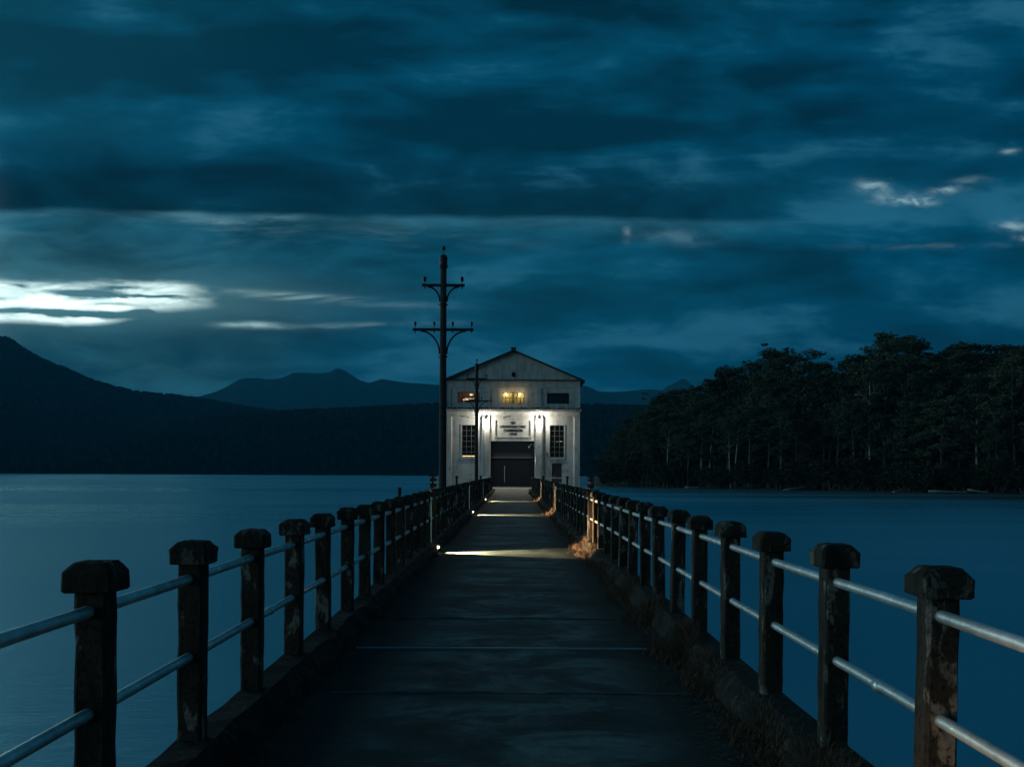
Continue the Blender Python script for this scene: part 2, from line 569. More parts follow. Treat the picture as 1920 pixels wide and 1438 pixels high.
def leafmat(name, c1, c2):
    m, t, b = mat(name)
    oi = t.n('ShaderNodeObjectInfo')
    v = coords(t, 'Object', True)
    n = t.noise(v, 0.55, 3, 0.6)
    k = t.add(t.mul(n, 0.9), t.mul(oi.outputs['Random'], 0.25))
    t.put(b.inputs['Base Color'], t.ramp(k, [(0.35, (*c1, 1)), (0.75, (*c2, 1))]))
    b.inputs['Roughness'].default_value = 0.85
    b.inputs['Specular IOR Level'].default_value = 0.15
    return m


M['leaf'] = leafmat('gum_leaves', (0.026, 0.038, 0.020), (0.105, 0.130, 0.075))
M['shrub'] = leafmat('shrub_leaves', (0.014, 0.019, 0.010), (0.042, 0.050, 0.026))
M['drygrass'] = simple('dry_grass', (0.125, 0.076, 0.046), 0.85, 0, 0.5, 14.0)


# ------------------------------------------------------------------ setting: water and land
mb = MB()
mb.face([(-9000, -300, WATER), (9000, -300, WATER), (9000, 9000, WATER), (-9000, 9000, WATER)])
tag(mb.build('water', M['water']), kind='structure')
mb = MB()
mb.face([(-9000, -300, WATER - 6), (9000, -300, WATER - 6), (9000, 9000, WATER - 6), (-9000, 9000, WATER - 6)])
tag(mb.build('lake_bed', M['soil']), kind='structure')


def interp(prof, x):
    if x <= prof[0][0]:
        return prof[0][1]
    for (a, ya), (c, yc) in zip(prof, prof[1:]):
        if x <= c:
            t = (x - a) / (c - a)
            return ya + (yc - ya) * t
    return prof[-1][1]


def ridge_mesh(name, prof, d_ridge, d_foot, d_back, step, rows, shape, amp, seed, mt):
    """A range of hills: ridge line measured as bearing and elevation at a given distance"""
    mb = MB()
    x0, x1 = prof[0][0], prof[-1][0]
    nx = int((x1 - x0) / step)
    surf = []
    for i in range(nx + 1):
        px = x0 + (x1 - x0) * i / nx
        zr = CAMZ + (886 - interp(prof, px)) * d_ridge / F
        zr += amp * 0.25 * (mnoise.fractal(Vector((px * 0.045, seed, 0)), 0.8, 2.0, 5))
        rowp = []
        for j in range(rows + 3):
            if j <= rows:
                t = j / rows
                d = d_foot + (d_ridge - d_foot) * t
                wn = (1 - t) * 170
                zs = zr if t >= 1 else sum(CAMZ + (886 - interp(prof, px + wn * q)) * d_ridge / F for q in (-1, -.6, -.3, 0, .3, .6, 1)) / 7
                h = (WATER - 1.5) + (zs - WATER + 1.5) * (t ** shape)
                fall = math.sin(math.pi * min(1, max(0, t)))
                h += amp * fall * mnoise.fractal(Vector((px * 0.012, t * 3.1, seed)), 0.8, 2.0, 5)
                h = min(h, CAMZ + (zr - CAMZ) * d / d_ridge * 0.985) if t < 1 else h
            else:
                t2 = (j - rows) / 2
                d = d_ridge + (d_back - d_ridge) * t2
                h = zr * (1 - 0.7 * t2)
            rowp.append(((px - 960) / F * d, d, max(h, WATER - 1.5)))
        surf.append(rowp)
    n = rows + 3
    for r in surf:
        mb.v += r
    for i in range(nx):
        for j in range(n - 1):
            mb.f.append((i * n + j, (i + 1) * n + j, (i + 1) * n + j + 1, i * n + j + 1))
    o = mb.build(name, mt, smooth=True)
    tag(o, kind='structure')
    return surf


FAR = [(-900, 700), (-300, 720), (200, 755), (360, 749), (400, 738), (420, 730), (440, 718), (452, 712), (480, 710), (500, 713), (524, 712), (536, 707), (548, 701), (560, 700), (598, 702),
       (618, 699), (626, 694), (634, 692), (646, 696), (660, 705), (674, 714), (692, 719), (706, 714), (716, 711), (730, 714), (760, 718), (800, 720), (860, 727), (960, 735),
       (1060, 724), (1092, 722), (1106, 726), (1122, 733), (1145, 734), (1180, 732), (1205, 729), (1226, 729), (1240, 731), (1252, 722), (1262, 717), (1272, 713), (1281, 707), (1290, 714), (1298, 722), (1330, 735), (1500, 745), (2000, 735), (3000, 740)]
LEFT = [(-1400, 610), (-900, 590), (-500, 605), (-200, 628), (-60, 640), (0, 640), (20, 643), (28, 651), (40, 660), (60, 672), (100, 690), (130, 702), (165, 718), (200, 728), (240, 739), (290, 745),
        (350, 750), (400, 758), (470, 770), (560, 784), (700, 800), (900, 815), (1100, 840)]
NEAR = [(-160, 886), (-60, 872), (50, 853), (150, 832), (300, 806), (380, 795), (450, 787), (540, 780), (640, 775), (760, 769), (860, 764), (1000, 763), (1150, 767), (1300, 768), (1500, 772), (2000, 775), (2600, 780)]
ridge_mesh('mountain_range', FAR, 6200, 4300, 7400, 7, 12, 1.0, 9, 3.3, M['mountain'])
sl = ridge_mesh('mountain_slope', LEFT, 2900, 1130, 3900, 8, 26, 1.35, 11, 9.1, M['hillside'])
sn = ridge_mesh('hill', NEAR, 1850, 1150, 2500, 8, 18, 0.8, 5, 5.7, M['hillside'])

# the far woods on those slopes: one mass nobody could count
random.seed(11)
mb = MB()


def far_tree(mb, p, h, r):
    n = 5
    a0 = random.random() * 6.28
    rs = []
    for (k, q) in ((0.0, 0.45), (0.3, 1.0), (0.65, 0.9), (0.9, 0.5)):
        rs.append([(p[0] + r * q * random.uniform(0.7, 1.2) * math.cos(a0 + 2 * math.pi * i / n), p[1] + r * q * math.sin(a0 + 2 * math.pi * i / n), p[2] - 2 + h * k + random.uniform(-.06, .06) * h) for i in range(n)])
    mb.rings(rs, False)
    i = len(mb.v)
    mb.v.append((p[0] + random.uniform(-.2, .2) * r, p[1], p[2] - 2 + h))
    for k in range(n):
        mb.f.append((i - n + k, i - n + (k + 1) % n, i))


def scatter(surf, rows, count, hmin, hmax, pxlim):
    nx = len(surf)
    for _ in range(count):
        i = random.randrange(nx - 1)
        j = random.choice([rows, rows, random.randrange(0, rows + 1), random.randrange(0, rows + 1), random.randrange(0, rows + 1)])
        a, b = surf[i][j], surf[i + 1][j]
        k = random.random()
        p = [a[q] + (b[q] - a[q]) * k for q in range(3)]
        px = 960 + p[0] / p[1] * F
        if not (pxlim[0] < px < pxlim[1]):
            continue
        if j < rows:
            c = surf[i][j + 1]
            k2 = random.random()
            p = [p[q] + (c[q] - a[q]) * k2 for q in range(3)]
        if p[2] < WATER - 0.5:
            p[2] = WATER
        h = random.uniform(hmin, hmax)
        far_tree(mb, p, h, h * random.uniform(0.34, 0.55))


scatter(sn, 18, 11000, 7, 13, (-100, 1700))
scatter(sl, 26, 9000, 7, 13, (-200, 900))
tag(mb.build('far_woods', M['forest']), 'dark distant woods covering the hills across the lake', 'woods', kind='stuff')

# wooded point on the right shore
SH = [(1118, 282), (1150, 272), (1200, 263), (1300, 249), (1400, 238), (1500, 227), (1700, 205), (1900, 190), (2100, 178), (2500, 160), (3200, 140)]


def shore_d(px):
    return interp(SH, px)


def land_z(px, inl):
    if inl < 0:
        return WATER + inl * 0.12
    tip = min(1, max(0, (px - 1118) / 180.0))
    h = 9.0 * (1 - math.exp(-inl / 60.0)) * (0.25 + 0.75 * tip)
    return WATER - 0.15 + h + 0.35 * mnoise.noise(Vector((px * 0.03, inl * 0.2, 1.7)))


mb = MB()
nx, ny = 150, 26
for i in range(nx + 1):
    px = 1112 + (3200 - 1112) * (i / nx) ** 1.3
    for j in range(ny + 1):
        inl = -3 + 170 * (j / ny) ** 1.6
        d = shore_d(px) + inl + 1.2 * mnoise.noise(Vector((px * 0.05, 0, 4)))
        mb.v.append(((px - 960) / F * d, d, land_z(px, inl) if i > 0 else WATER - 0.6))
for i in range(nx):
    for j in range(ny):
        a = i * (ny + 1) + j
        mb.f.append((a, a + ny + 1, a + ny + 2, a + 1))
tag(mb.build('shore_ground', M['soil'], smooth=True), kind='structure')


# ------------------------------------------------------------------ trees
def leaf_clump(mb, c, r, n, size, flat=0.6):
    for _ in range(n):
        while True:
            d = Vector((random.uniform(-1, 1), random.uniform(-1, 1), random.uniform(-1, 1)))
            if 0.05 < d.length < 1:
                break
        d = d.normalized() * (d.length ** 0.6)
        p = c + Vector((d.x * r, d.y * r, d.z * r * flat))
        a = Vector((random.gauss(0, 1), random.gauss(0, 1), random.gauss(0, 0.6))).normalized()
        b = a.cross(Vector((random.gauss(0, 1), random.gauss(0, 1), random.gauss(0, 1)))).normalized()
        s = size * random.uniform(0.55, 1.25)
        mb.face([p - a * s, p + b * s * 0.42, p + a * s, p - b * s * 0.42])


def make_gum(seed, H, spread, bare, nl, mt_bark, dens=62, lean=0.0):
    """Tall lakeside eucalypt: pale bole, forking limbs, tufts of leaves at the ends"""
    random.seed(seed)
    root = thing('tree', 'tree', 'tree')
    tr, cr = MB(), MB()
    pts, rad = [], []
    wob = [random.uniform(-1, 1) for _ in range(4)]
    r0 = H * 0.0115
    N = 11
    for k in range(N):
        s = k / (N - 1)
        pts.append(Vector((lean * H * s + wob[0] * math.sin(s * 5 + wob[1]) * H * 0.018, wob[2] * math.sin(s * 4 + wob[3]) * H * 0.018, -1.0 + (H * 0.9 + 1.0) * s)))
        rad.append(r0 * (1.25 if k == 0 else 1) * (1 - s) ** 0.75 + 0.04)
    tr.tube(pts, rad, 7)

    def at(s):
        f = s * (N - 1)
        i = min(int(f), N - 2)
        return pts[i].lerp(pts[i + 1], f - i), rad[i] + (rad[i + 1] - rad[i]) * (f - i)

    for k in range(nl):
        s = bare + (1 - bare) * ((k + random.random()) / nl) ** 0.85
        s = min(s, 0.99)
        p, r = at(s)
        az = k * 2.4 + random.uniform(-0.6, 0.6)
        rel = (s - bare) / (1 - bare)
        env = math.sin(math.pi * (0.22 + 0.70 * rel)) ** 0.8
        L = H * spread * (0.45 + 0.75 * env) * random.uniform(0.65, 1.15)
        rise = random.uniform(0.30, 0.85)
        d = Vector((math.cos(az), math.sin(az), rise)).normalized()
        q1 = p + d * L * 0.5 + Vector((0, 0, -0.02 * L))
        q2 = p + d * L + Vector((0, 0, random.uniform(-0.05, 0.12) * L))
        tr.tube([p, q1, q2], [r * 0.55, r * 0.36, 0.07], 5)
        ends = [(q2, 1.0), (q1.lerp(q2, 0.45) + Vector((0, 0, 0.4)), 0.8)]
        for _ in range(2):
            dd = (d + Vector((random.gauss(0, 0.7), random.gauss(0, 0.7), random.gauss(0.15, 0.35)))).normalized()
            e = q1 + dd * L * random.uniform(0.4, 0.65)
            tr.tube([q1, e], [r * 0.26, 0.06], 4)
            ends.append((e, random.uniform(0.65, 1.0)))
        for (e, k2) in ends:
            rr = H * 0.050 * k2 * random.uniform(0.6, 1.5)
            leaf_clump(cr, e, rr, int(dens * k2), 0.36 * H / 28, 0.55)
            if random.random() < 0.6:
                leaf_clump(cr, e + Vector((random.gauss(0, rr * .8), random.gauss(0, rr * .8), random.gauss(0.3, rr * .6))), rr * 0.55, int(dens * 0.35), 0.36 * H / 28, 0.6)
    top = pts[-1]
    for _ in range(4):
        leaf_clump(cr, top + Vector((random.gauss(0, .035 * H), random.gauss(0, .035 * H), random.uniform(-.02, .05) * H)), H * 0.04, int(dens * 0.8), 0.38 * H / 28, 0.6)
    tr.build('trunk', mt_bark, root, smooth=True)
    cr.build('crown', M['leaf'], root)
    return root


def make_shrub(seed, H):
    random.seed(seed)
    root = thing('shrub', 'shrub', 'shrub')
    tr, cr = MB(), MB()
    for k in range(7):
        az = random.random() * 6.28
        e = Vector((math.cos(az) * H * random.uniform(.15, .55), math.sin(az) * H * random.uniform(.15, .55), H * random.uniform(0.45, 0.95)))
        tr.tube([(0, 0, -0.4), e * 0.55 + Vector((0, 0, .1)), e], [0.07 * H / 4, 0.05 * H / 4, 0.015], 5)
        leaf_clump(cr, e, H * random.uniform(.2, .32), 90, 0.30 * H / 5, 0.8)
        leaf_clump(cr, e * 0.6, H * .22, 50, 0.30 * H / 5, 0.8)
    tr.build('stem', M['darkbark'], root)
    cr.build('foliage', M['shrub'], root)
    return root


protos = [make_gum(21, 28, 0.145, 0.46, 14, M['midbark']), make_gum(22, 28, 0.16, 0.36, 16, M['darkbark']), make_gum(23, 28, 0.13, 0.55, 12, M['midbark'], lean=0.05),
          make_gum(24, 28, 0.17, 0.30, 17, M['darkbark'], 70), make_gum(25, 28, 0.15, 0.38, 15, M['darkbark'], lean=-0.04), make_gum(26, 28, 0.14, 0.22, 18, M['darkbark'], 66),
          make_gum(27, 28, 0.12, 0.42, 13, M['midbark'], 58, 0.03), make_gum(28, 28, 0.11, 0.58, 11, M['bark'], 50, 0.02), make_gum(29, 28, 0.12, 0.52, 12, M['bark'], 50, -0.05), make_gum(30, 28, 0.10, 0.64, 10, M['bark'], 50, 0.06)]
bare_gum = make_gum(31, 28, 0.12, 0.56, 11, M['bark'], 26)
shrubs = [make_shrub(41, 5.0), make_shrub(42, 5.0), make_shrub(43, 5.0)]
PROTO_USED = set()

TOP = [(1118, 880), (1140, 838), (1158, 800), (1180, 775), (1200, 766), (1230, 748), (1256, 742), (1275, 720), (1300, 712), (1325, 708), (1345, 690), (1360, 679), (1395, 690), (1410, 680), (1428, 661), (1452, 656), (1482, 653), (1500, 665),
       (1530, 660), (1546, 657), (1570, 668), (1600, 652), (1640, 636), (1680, 621), (1712, 631), (1750, 645), (1772, 655), (1796, 641), (1820, 638), (1846, 641), (1868, 628), (1920, 631), (2100, 640), (2600, 650), (3200, 660)]


def place(proto, px, inl, H, Hp, rz, label, group, wide=1.0, name=None):
    if proto.name not in PROTO_USED:
        PROTO_USED.add(proto.name)
        o = proto
    else:
        o = copy_tree(proto)
    d = shore_d(px) + inl
    s = H / Hp
    o.location = ((px - 960) / F * d, d, land_z(px, inl))
    o.scale = (s * wide, s * wide, s)
    o.rotation_euler = (0, 0, rz)
    tag(o, label, 'shrub' if proto in shrubs else 'tree', group)
    return o


def height_for(px, inl, frac):
    d = shore_d(px) + inl
    ztop = CAMZ + (886 - interp(TOP, px)) * d / F
    return max(3.0, (ztop - land_z(px, inl)) * frac)


random.seed(5)
G = 'trees of the wood on the right shore'
rows = [  # inland distance, spacing in bearing px, height fraction range, label
    (46, 30, (0.80, 1.05), 'tall dark gum at the back of the lakeside wood, crown on the skyline'),
    (30, 26, (0.74, 0.97), 'dark leafy gum standing deep inside the lakeside wood'),
    (17, 27, (0.62, 0.88), 'dark gum in the middle of the wood with its trunk half hidden'),
    (7, 27, (0.42, 0.70), 'shorter gum at the front edge of the wood above the waterline'),
]
for ri, (inl, sp, fr, lab) in enumerate(rows):
    px = 1142 + ri * 7
    while px < 2080:
        H = height_for(px, inl, random.uniform(*fr))
        ii = inl + random.uniform(-4, 4)
        k = random.choice([1, 3, 4, 5, 5, 3] if ri < 2 else [0, 1, 2, 3, 4, 5, 6])
        place(protos[k], px, ii, H, 27.5, random.random() * 6.28, lab, G, random.uniform(1.05, 1.5))
        px += sp * random.uniform(0.7, 1.25) * (0.75 if px < 1300 else 1.0)
# trunks that catch the light
for (px, inl, fr, k, lab) in [(1203, 6, 0.72, 8, 'pale leaning gum with forked white trunk near the tip of the point'), (1252, 5, 0.72, 7, 'slim pale gum standing upright left of the twin white trunks'),
                              (1315, 5, 0.62, 7, 'left one of two straight pale gums close together at the shore'), (1331, 6, 0.66, 9, 'right one of two straight pale gums close together at the shore'),
                              (1370, 4, 0.55, 8, 'pale gum leaning over the bank with a bright lower trunk'), (1379, 4, 0.58, 9, 'thin pale gum just right of the leaning one at the bank'),
                              (1832, 8, 0.75, 7, 'left one of a pair of thin grey trunks near the right edge'), (1838, 9, 0.8, 9, 'right one of a pair of thin grey trunks near the right edge'),
                              (1900, 6, 0.9, 3, 'big bushy gum with spreading pale limbs at the right edge')]:
    place(protos[k], px, inl, height_for(px, inl, fr), 27.5, random.random() * 6.28, lab, G)
place(bare_gum, 1630, 7, height_for(1630, 7, 0.80), 27.5, 1.0, 'tall bare gum with one long straight white trunk standing out from the wood', G)
px = 1136
while px < 2060:
    inl = random.uniform(1.0, 4.5)
    H = random.uniform(2.5, 6.5)
    place(shrubs[random.randrange(3)], px, inl, H, 5.0, random.random() * 6.28, 'dark low shrub on the bank below the lakeside wood', 'shrubs along the bank', random.uniform(1.0, 1.6))
    px += random.uniform(8, 20)
px = 1180
while px < 2060:
    place(shrubs[random.randrange(3)], px, random.uniform(9, 34), random.uniform(5, 9), 5.0, random.random() * 6.28, 'dark undergrowth bush deep among the trunks of the wood', 'undergrowth in the wood', random.uniform(1.1, 1.7))
    px += random.uniform(9, 17)
o = copy_tree(shrubs[0])
o.location = ((1129 - 960) / F * 262, 262, WATER + 0.2)
o.scale = (0.42, 0.42, 0.5)
tag(o, 'small round bush alone off the tip of the wooded point', 'shrub')
if 'group' in o: del o['group']

random.seed(8)
for (px, inl, L, rz, tilt, lab) in [(1494, -0.6, 7.0, 0.35, -0.12, 'bleached log sloping down the bank into the lake'), (1300, -0.3, 4.0, 0.1, 0.03, 'short bleached log lying at the waterline below the twin pale gums'),
                                    (1790, -0.5, 10.0, -0.05, 0.03, 'long bleached log lying flat along the waterline'), (1838, 0.4, 4.5, -0.25, 0.16, 'short log with one end raised near the right edge'),
                                    (1686, 0.2, 3.0, 0.4, -0.06, 'small pale log on the dark bank below the bare white gum')]:
    d = shore_d(px) + inl
    mb = MB()
    mb.tube([(-L / 2, 0, 0), (-L / 5, 0.12, 0.05), (L / 6, -0.08, 0.02), (L / 2, 0.05, 0.1)], [0.20, 0.18, 0.15, 0.07], 8)
    mb.tube([(L / 6, -0.08, 0.02), (L / 6 + 0.5, -0.2, 0.45)], [0.06, 0.02], 5)
    o = mb.build('driftwood_log', M['log'], smooth=True)
    o.location = ((px - 960) / F * d, d, WATER + 0.18 + abs(tilt) * L * 0.35)
    o.rotation_euler = (0, tilt, rz)
    tag(o, lab, 'log', 'driftwood logs on the far bank')

# ------------------------------------------------------------------ jetty
JEND = 91.5
POST_X = 1.775
jetty = thing('jetty', 'long narrow concrete jetty with low kerbs leading straight to the pump house', 'jetty')
mb = MB()
random.seed(3)
joints = [7.82, 9.78, 11.8, 15.7, 19.6, 23.6, 27.5, 31.4, 37.3, 43.1, 49.0, 56.9, 64.7, 72.6, 80.4]
ys = [-3.0] + [j for j in joints if j not in (7.82, 11.8)] + [JEND]
for a, c in zip(ys, ys[1:]):
    mb.box(-1.86, 1.86, a + 0.012, c - 0.012, -0.32, 0.0)
mb.build('deck', M['deck'], jetty)
mb = MB()
y = 1.5
while y < JEND:
    mb.box(-1.7, 1.7, y, y + 0.5, -0.85, -0.325)
    y += 6.0
mb.build('crossbeam', M['slab'], jetty)
y = 1.75
while y < JEND:
    for sx in (-1.3, 1.3):
        mb = MB()
        mb.tube([(sx, y, -8.0), (sx, y, -0.85)], 0.2, 10)
        mb.build('pile', M['slab'], jetty, smooth=True)
    y += 18.0
for s in (-1, 1):
    mb = MB()
    n = 330
    xin, xout = 1.545, 1.865
    for i in range(n + 1):
        y = -3 + (JEND + 3) * i / n
        def J(k, sc, a):
            return a * mnoise.noise(Vector((y * sc, k * 9.1, s * 3.3)))
        mb.v += [(s * (xin + J(1, 1.3, .05) + J(11, 5, .03)), y, 0.002), (s * (xin + 0.035 + J(1, 1.3, .05) + J(2, 4, .035)), y, 0.11 + J(3, 2.2, .05)), (s * (xin + 0.115 + J(4, 3, .03)), y, 0.205 + J(5, 1.9, .03)),
                 (s * (xout - 0.03 + J(6, 3, .012)), y, 0.222 + J(7, 1.7, .012)), (s * (xout + J(8, 1.3, .02)), y, 0.17 + J(9, 2, .01)), (s * xout, y, -0.36)]
    for i in range(n):
        for k in range(5):
            a = i * 6 + k
            q = (a, a + 1, a + 7, a + 6)
            mb.f.append(q if s > 0 else q[::-1])
    mb.build('kerb', M['kerb'], jetty)
# expansion joint strips
for (y, wd) in ((9.78, 0.055), (37.3, 0.07)):
    mb = MB()
    mb.box(-1.5, 1.5, y - wd / 2, y + wd / 2, -0.02, 0.012)
    mb.face([(-1.5, y - wd / 2 - 0.001, 0.0), (1.5, y - wd / 2 - 0.001, 0.0), (1.5, y - wd / 2 + 0.02, 0.016), (-1.5, y - wd / 2 + 0.02, 0.016)])
    mb.build('joint_strip', M['joint'], jetty)
for (y, wd) in ((7.82, 0.035), (11.8, 0.03), (27.5, 0.05)):
    mb = MB()
    n = 40
    for i in range(n):
        x0 = -1.4 + 2.8 * i / n
        x1 = x0 + 2.8 / n
        o1 = 0.03 * mnoise.noise(Vector((x0 * 1.5, y, 0)))
        o2 = 0.03 * mnoise.noise(Vector((x1 * 1.5, y, 0)))
        h = max(0.005, 0.009 + 0.012 * mnoise.noise(Vector((x0 * 2.3, y * 3.1, 4.0))))
        mb.face([(x0, y - wd + o1, 0.003), (x1, y - wd + o2, 0.003), (x1, y + o2, h), (x0, y + o1, h)])
        mb.face([(x0, y + o1, h), (x1, y + o2, h), (x1, y + wd + o2, 0.003), (x0, y + wd + o1, 0.003)])
    mb.build('joint_ridge', M['slab'], jetty)

# ------------------------------------------------------------------ railings
KERB_TOP = 0.22
CAP_TOP = 1.31


def post_meshes(seed):
    random.seed(seed)
    ps, pc = MB(), MB()
    hw = 0.067

    def ring(x, z, ch, j):
        pts = []
        for (sx, sy, k) in ((-1, -1, 0), (-1, -1, 1), (1, -1, 0), (1, -1, 1), (1, 1, 0), (1, 1, 1), (-1, 1, 0), (-1, 1, 1)):
            first = (k == 0)
            if (sx, sy) in ((-1, -1), (1, 1)):
                px_, py_ = (sx * x, sy * (x - ch)) if first else (sx * (x - ch), sy * x)
            else:
                px_, py_ = (sx * (x - ch), sy * x) if first else (sx * x, sy * (x - ch))
            pts.append((px_ + random.uniform(-j, j), py_ + random.uniform(-j, j), z + random.uniform(-j, j)))
        return pts
    zs = [-0.02 + k * (CAP_TOP - 0.125 - KERB_TOP + 0.02) / 9 for k in range(10)]
    ps.rings([ring(hw * random.uniform(0.975, 1.025), z, 0.012, 0.0025) for z in zs])
    cz = CAP_TOP - 0.125 - KERB_TOP
    cw = 0.107
    pc.rings([ring(cw * 0.94, cz, 0.010, 0.003), ring(cw, cz + 0.008, 0.012, 0.003), ring(cw, cz + 0.04, 0.014, 0.003), ring(cw * 1.0, cz + 0.082, 0.014, 0.003), ring(cw * 0.83, cz + 0.104, 0.014, 0.003), ring(cw * 0.66, cz + 0.123, 0.012, 0.003), ring(cw * 0.40, cz + 0.127, 0.01, 0.004), ring(cw * 0.18, cz + 0.126, 0.006, 0.004)])
    return ps, pc


post_protos = []


def railing(s, label, n, y0, step):
    root = thing('railing', label, 'railing', (s * POST_X, y0, KERB_TOP))
    for k in range(n):
        if len(post_protos) < 6:
            a, c = post_meshes(100 + len(post_protos))
            po = a.build('post', M['post'], root)
            a2 = c.build('post_cap', M['cap'], po)
            post_protos.append(po)
        else:
            po = copy_tree(post_protos[k % 6] if s > 0 else post_protos[(k * 5 + 2) % 6], root)
        rnd = random.Random(k * 7 + s)
        po.location = (rnd.uniform(-0.008, 0.008), k * step + rnd.uniform(-0.012, 0.012), rnd.uniform(-0.008, 0.006))
        lean = 0.011 if k < 8 else 0.02
        po.rotation_euler = (0, 0.018 if s > 0 else 0.0, 0) if k == 4 else (rnd.uniform(-0.013, 0.013), rnd.uniform(-lean, lean) if not (k == 4 and s > 0) else 0.018, rnd.uniform(-0.06, 0.06) + (math.pi / 2) * rnd.randrange(4))
    for h in (1.11, 0.68):
        mb = MB()
        pts = []
        m_ = 140
        for i in range(m_ + 1):
            yy = -0.6 + ((n - 1) * step + 0.6) * i / m_
            pts.append((0.006 * mnoise.noise(Vector((yy * .5, h * 9, s))), yy, h - KERB_TOP + 0.008 * mnoise.noise(Vector((yy * .4, h * 5, s + 4)))))
        mb.tube(pts, 0.027, 10)
        mb.build('rail', M['rail'], root, smooth=True)
    for (yy, h) in ([(0.62, 0.68), (1.32 + 0.12, 1.11), (1.32 * 3 + 0.15, 0.68), (1.32 * 4 + .6, 1.11), (1.32 * 8 + .4, 1.11)] if s > 0 else [(1.32 * 2 + 0.5, 0.68), (1.32 * 6 + 0.5, 1.11)]):
        mb = MB()
        mb.tube([(0, 5.28 + yy - 0.035, h - KERB_TOP), (0, 5.28 + yy + 0.035, h - KERB_TOP)], 0.0315, 12)
        mb.build('coupling', M['rail'], root, smooth=True)
    return root


railing(-1, 'left jetty railing of dark concrete posts with two pipe rails, below the utility poles', 69, 4.32 - 5.28, 1.32)
railing(1, 'right jetty railing of dark concrete posts with two shining pipe rails, facing the wood', 69, 4.26 - 5.28, 1.32)

# dry grass along the kerbs
random.seed(77)
mb = MB()


def blade(mb, x, y, z, h, lean, az, wd):
    dxx, dyy = math.cos(az), math.sin(az)
    px_, py_ = -dyy * wd, dxx * wd
    m1 = (x + dxx * lean * 0.35, y + dyy * lean * 0.35, z + h * 0.6)
    tip = (x + dxx * lean, y + dyy * lean, z + h)
    mb.face([(x - px_, y - py_, z), (x + px_, y + py_, z), (m1[0] + px_ * .7, m1[1] + py_ * .7, m1[2]), (m1[0] - px_ * .7, m1[1] - py_ * .7, m1[2])])
    mb.face([(m1[0] - px_ * .7, m1[1] - py_ * .7, m1[2]), (m1[0] + px_ * .7, m1[1] + py_ * .7, m1[2]), tip])


def grass_run(s, y0, y1, per_m, hmax, thr):
    y = y0
    while y < y1:
        d = mnoise.noise(Vector((y * 0.9, s * 5.0, 2.0))) * 0.5 + 0.5
        far = min(1.0, 9.0 / max(y, 6.0)) ** 1.6 + 0.05
        dens = max(0.0, d - thr) / (1 - thr)
        for _ in range(int(per_m * 0.1 * far * (0.15 + 1.6 * dens))):
            xx = s * (1.545 + random.gauss(-0.02, 0.075) * (0.55 + dens))
            h = hmax * random.uniform(0.25, 1.0) * (0.40 + dens)
            blade(mb, xx, y + random.uniform(0, .1), max(0.0, min(0.2, (abs(xx) - 1.55) * 2.2)), h, h * random.uniform(0.3, 1.3), random.random() * 6.28, random.uniform(0.0012, 0.0032) * (1 + 0.03 * y))
        y += 0.1


grass_run(1, 4.5, 89, 3800, 0.15, 0.36)
grass_run(-1, 5.5, 89, 190, 0.13, 0.45)
for (cy, k) in ((21.4, 60), (40.6, 60), (59.9, 50)):
    for _ in range(k):
        yy = cy + random.gauss(0, 0.9)
        h = 0.03 + 0.2 * random.random() ** 3
        blade(mb, 1.51 - abs(random.gauss(0, 0.13)), yy, 0, h, h * random.uniform(.2, 1), random.random() * 6.28, random.uniform(.003, .006))
# dead leaves and blades lying on the deck by the right kerb
for _ in range(3500):
    yy = 4.8 + 30 * random.random() ** 1.5
    xx = 1.53 - abs(random.gauss(0, 0.17))
    a = random.random() * 6.28
    L = random.uniform(0.015, 0.05)
    c, s_ = math.cos(a) * L, math.sin(a) * L
    mb.face([(xx - c, yy - s_, 0.004), (xx + s_ * .12, yy - c * .12, 0.012), (xx + c, yy + s_, 0.006), (xx - s_ * .12, yy + c * .12, 0.010)])
tag(mb.build('dry_grass', M['drygrass']), 'dry brown grass tufts growing along the jetty kerbs', 'grass', kind='stuff')

# ------------------------------------------------------------------ deck lamps
LAMPS = [(21.4, 'nearest deck floodlight, at the foot of the left railing, throwing the widest bright strip'), (40.6, 'middle deck floodlight at the foot of the left railing below the second pole'),
         (59.9, 'farthest deck floodlight at the foot of the left railing near the pump house'), (2.7, 'deck floodlight at the left kerb beside the camera, outside the photograph')]


def make_deck_lamp():
    root = thing('deck_lamp', LAMPS[0][1], 'floodlight', (-1.60, LAMPS[0][0], 0.0), 'deck floodlights along the left kerb')
    mb = MB()
    mb.box(-0.05, 0.035, -0.075, 0.075, 0.075, 0.165)
    mb.box(-0.065, -0.05, -0.06, 0.06, 0.085, 0.155)
    for k in range(5):
        mb.box(-0.085, -0.065, -0.055 + k * 0.025, -0.045 + k * 0.025, 0.09, 0.15)
    mb.build('housing', M['lampmetal'], root)
    mb = MB()
    mb.box(-0.02, 0.0, -0.088, -0.078, 0.002, 0.125)
    mb.box(-0.02, 0.0, 0.078, 0.088, 0.002, 0.125)
    mb.box(-0.03, 0.01, -0.09, 0.09, -0.003, 0.003)
    mb.build('bracket', M['lampmetal'], root)
    mb = MB()
    mb.rings([[(0.036 + dxx, r * 0.045 * math.cos(2 * math.pi * q / 12), 0.12 + r * 0.028 * math.sin(2 * math.pi * q / 12)) for q in range(12)] for (r, dxx) in ((1, 0), (0.9, 0.02), (0.45, 0.035))])
    mb.build('lens', M['lens'], root, smooth=True)
    mb = MB()
    mb.tube([(-0.05, 0.0, 0.12), (-0.085, 0.0, 0.16), (-0.10, -0.01, 0.26), (-0.10, -0.01, 0.7), (-0.10, -0.01, 1.20), (-0.09, 0.0, 1.28), (-0.13, 0.0, 1.33)], 0.013, 8)
    mb.build('conduit', M['steel'], root, smooth=True)
    return root


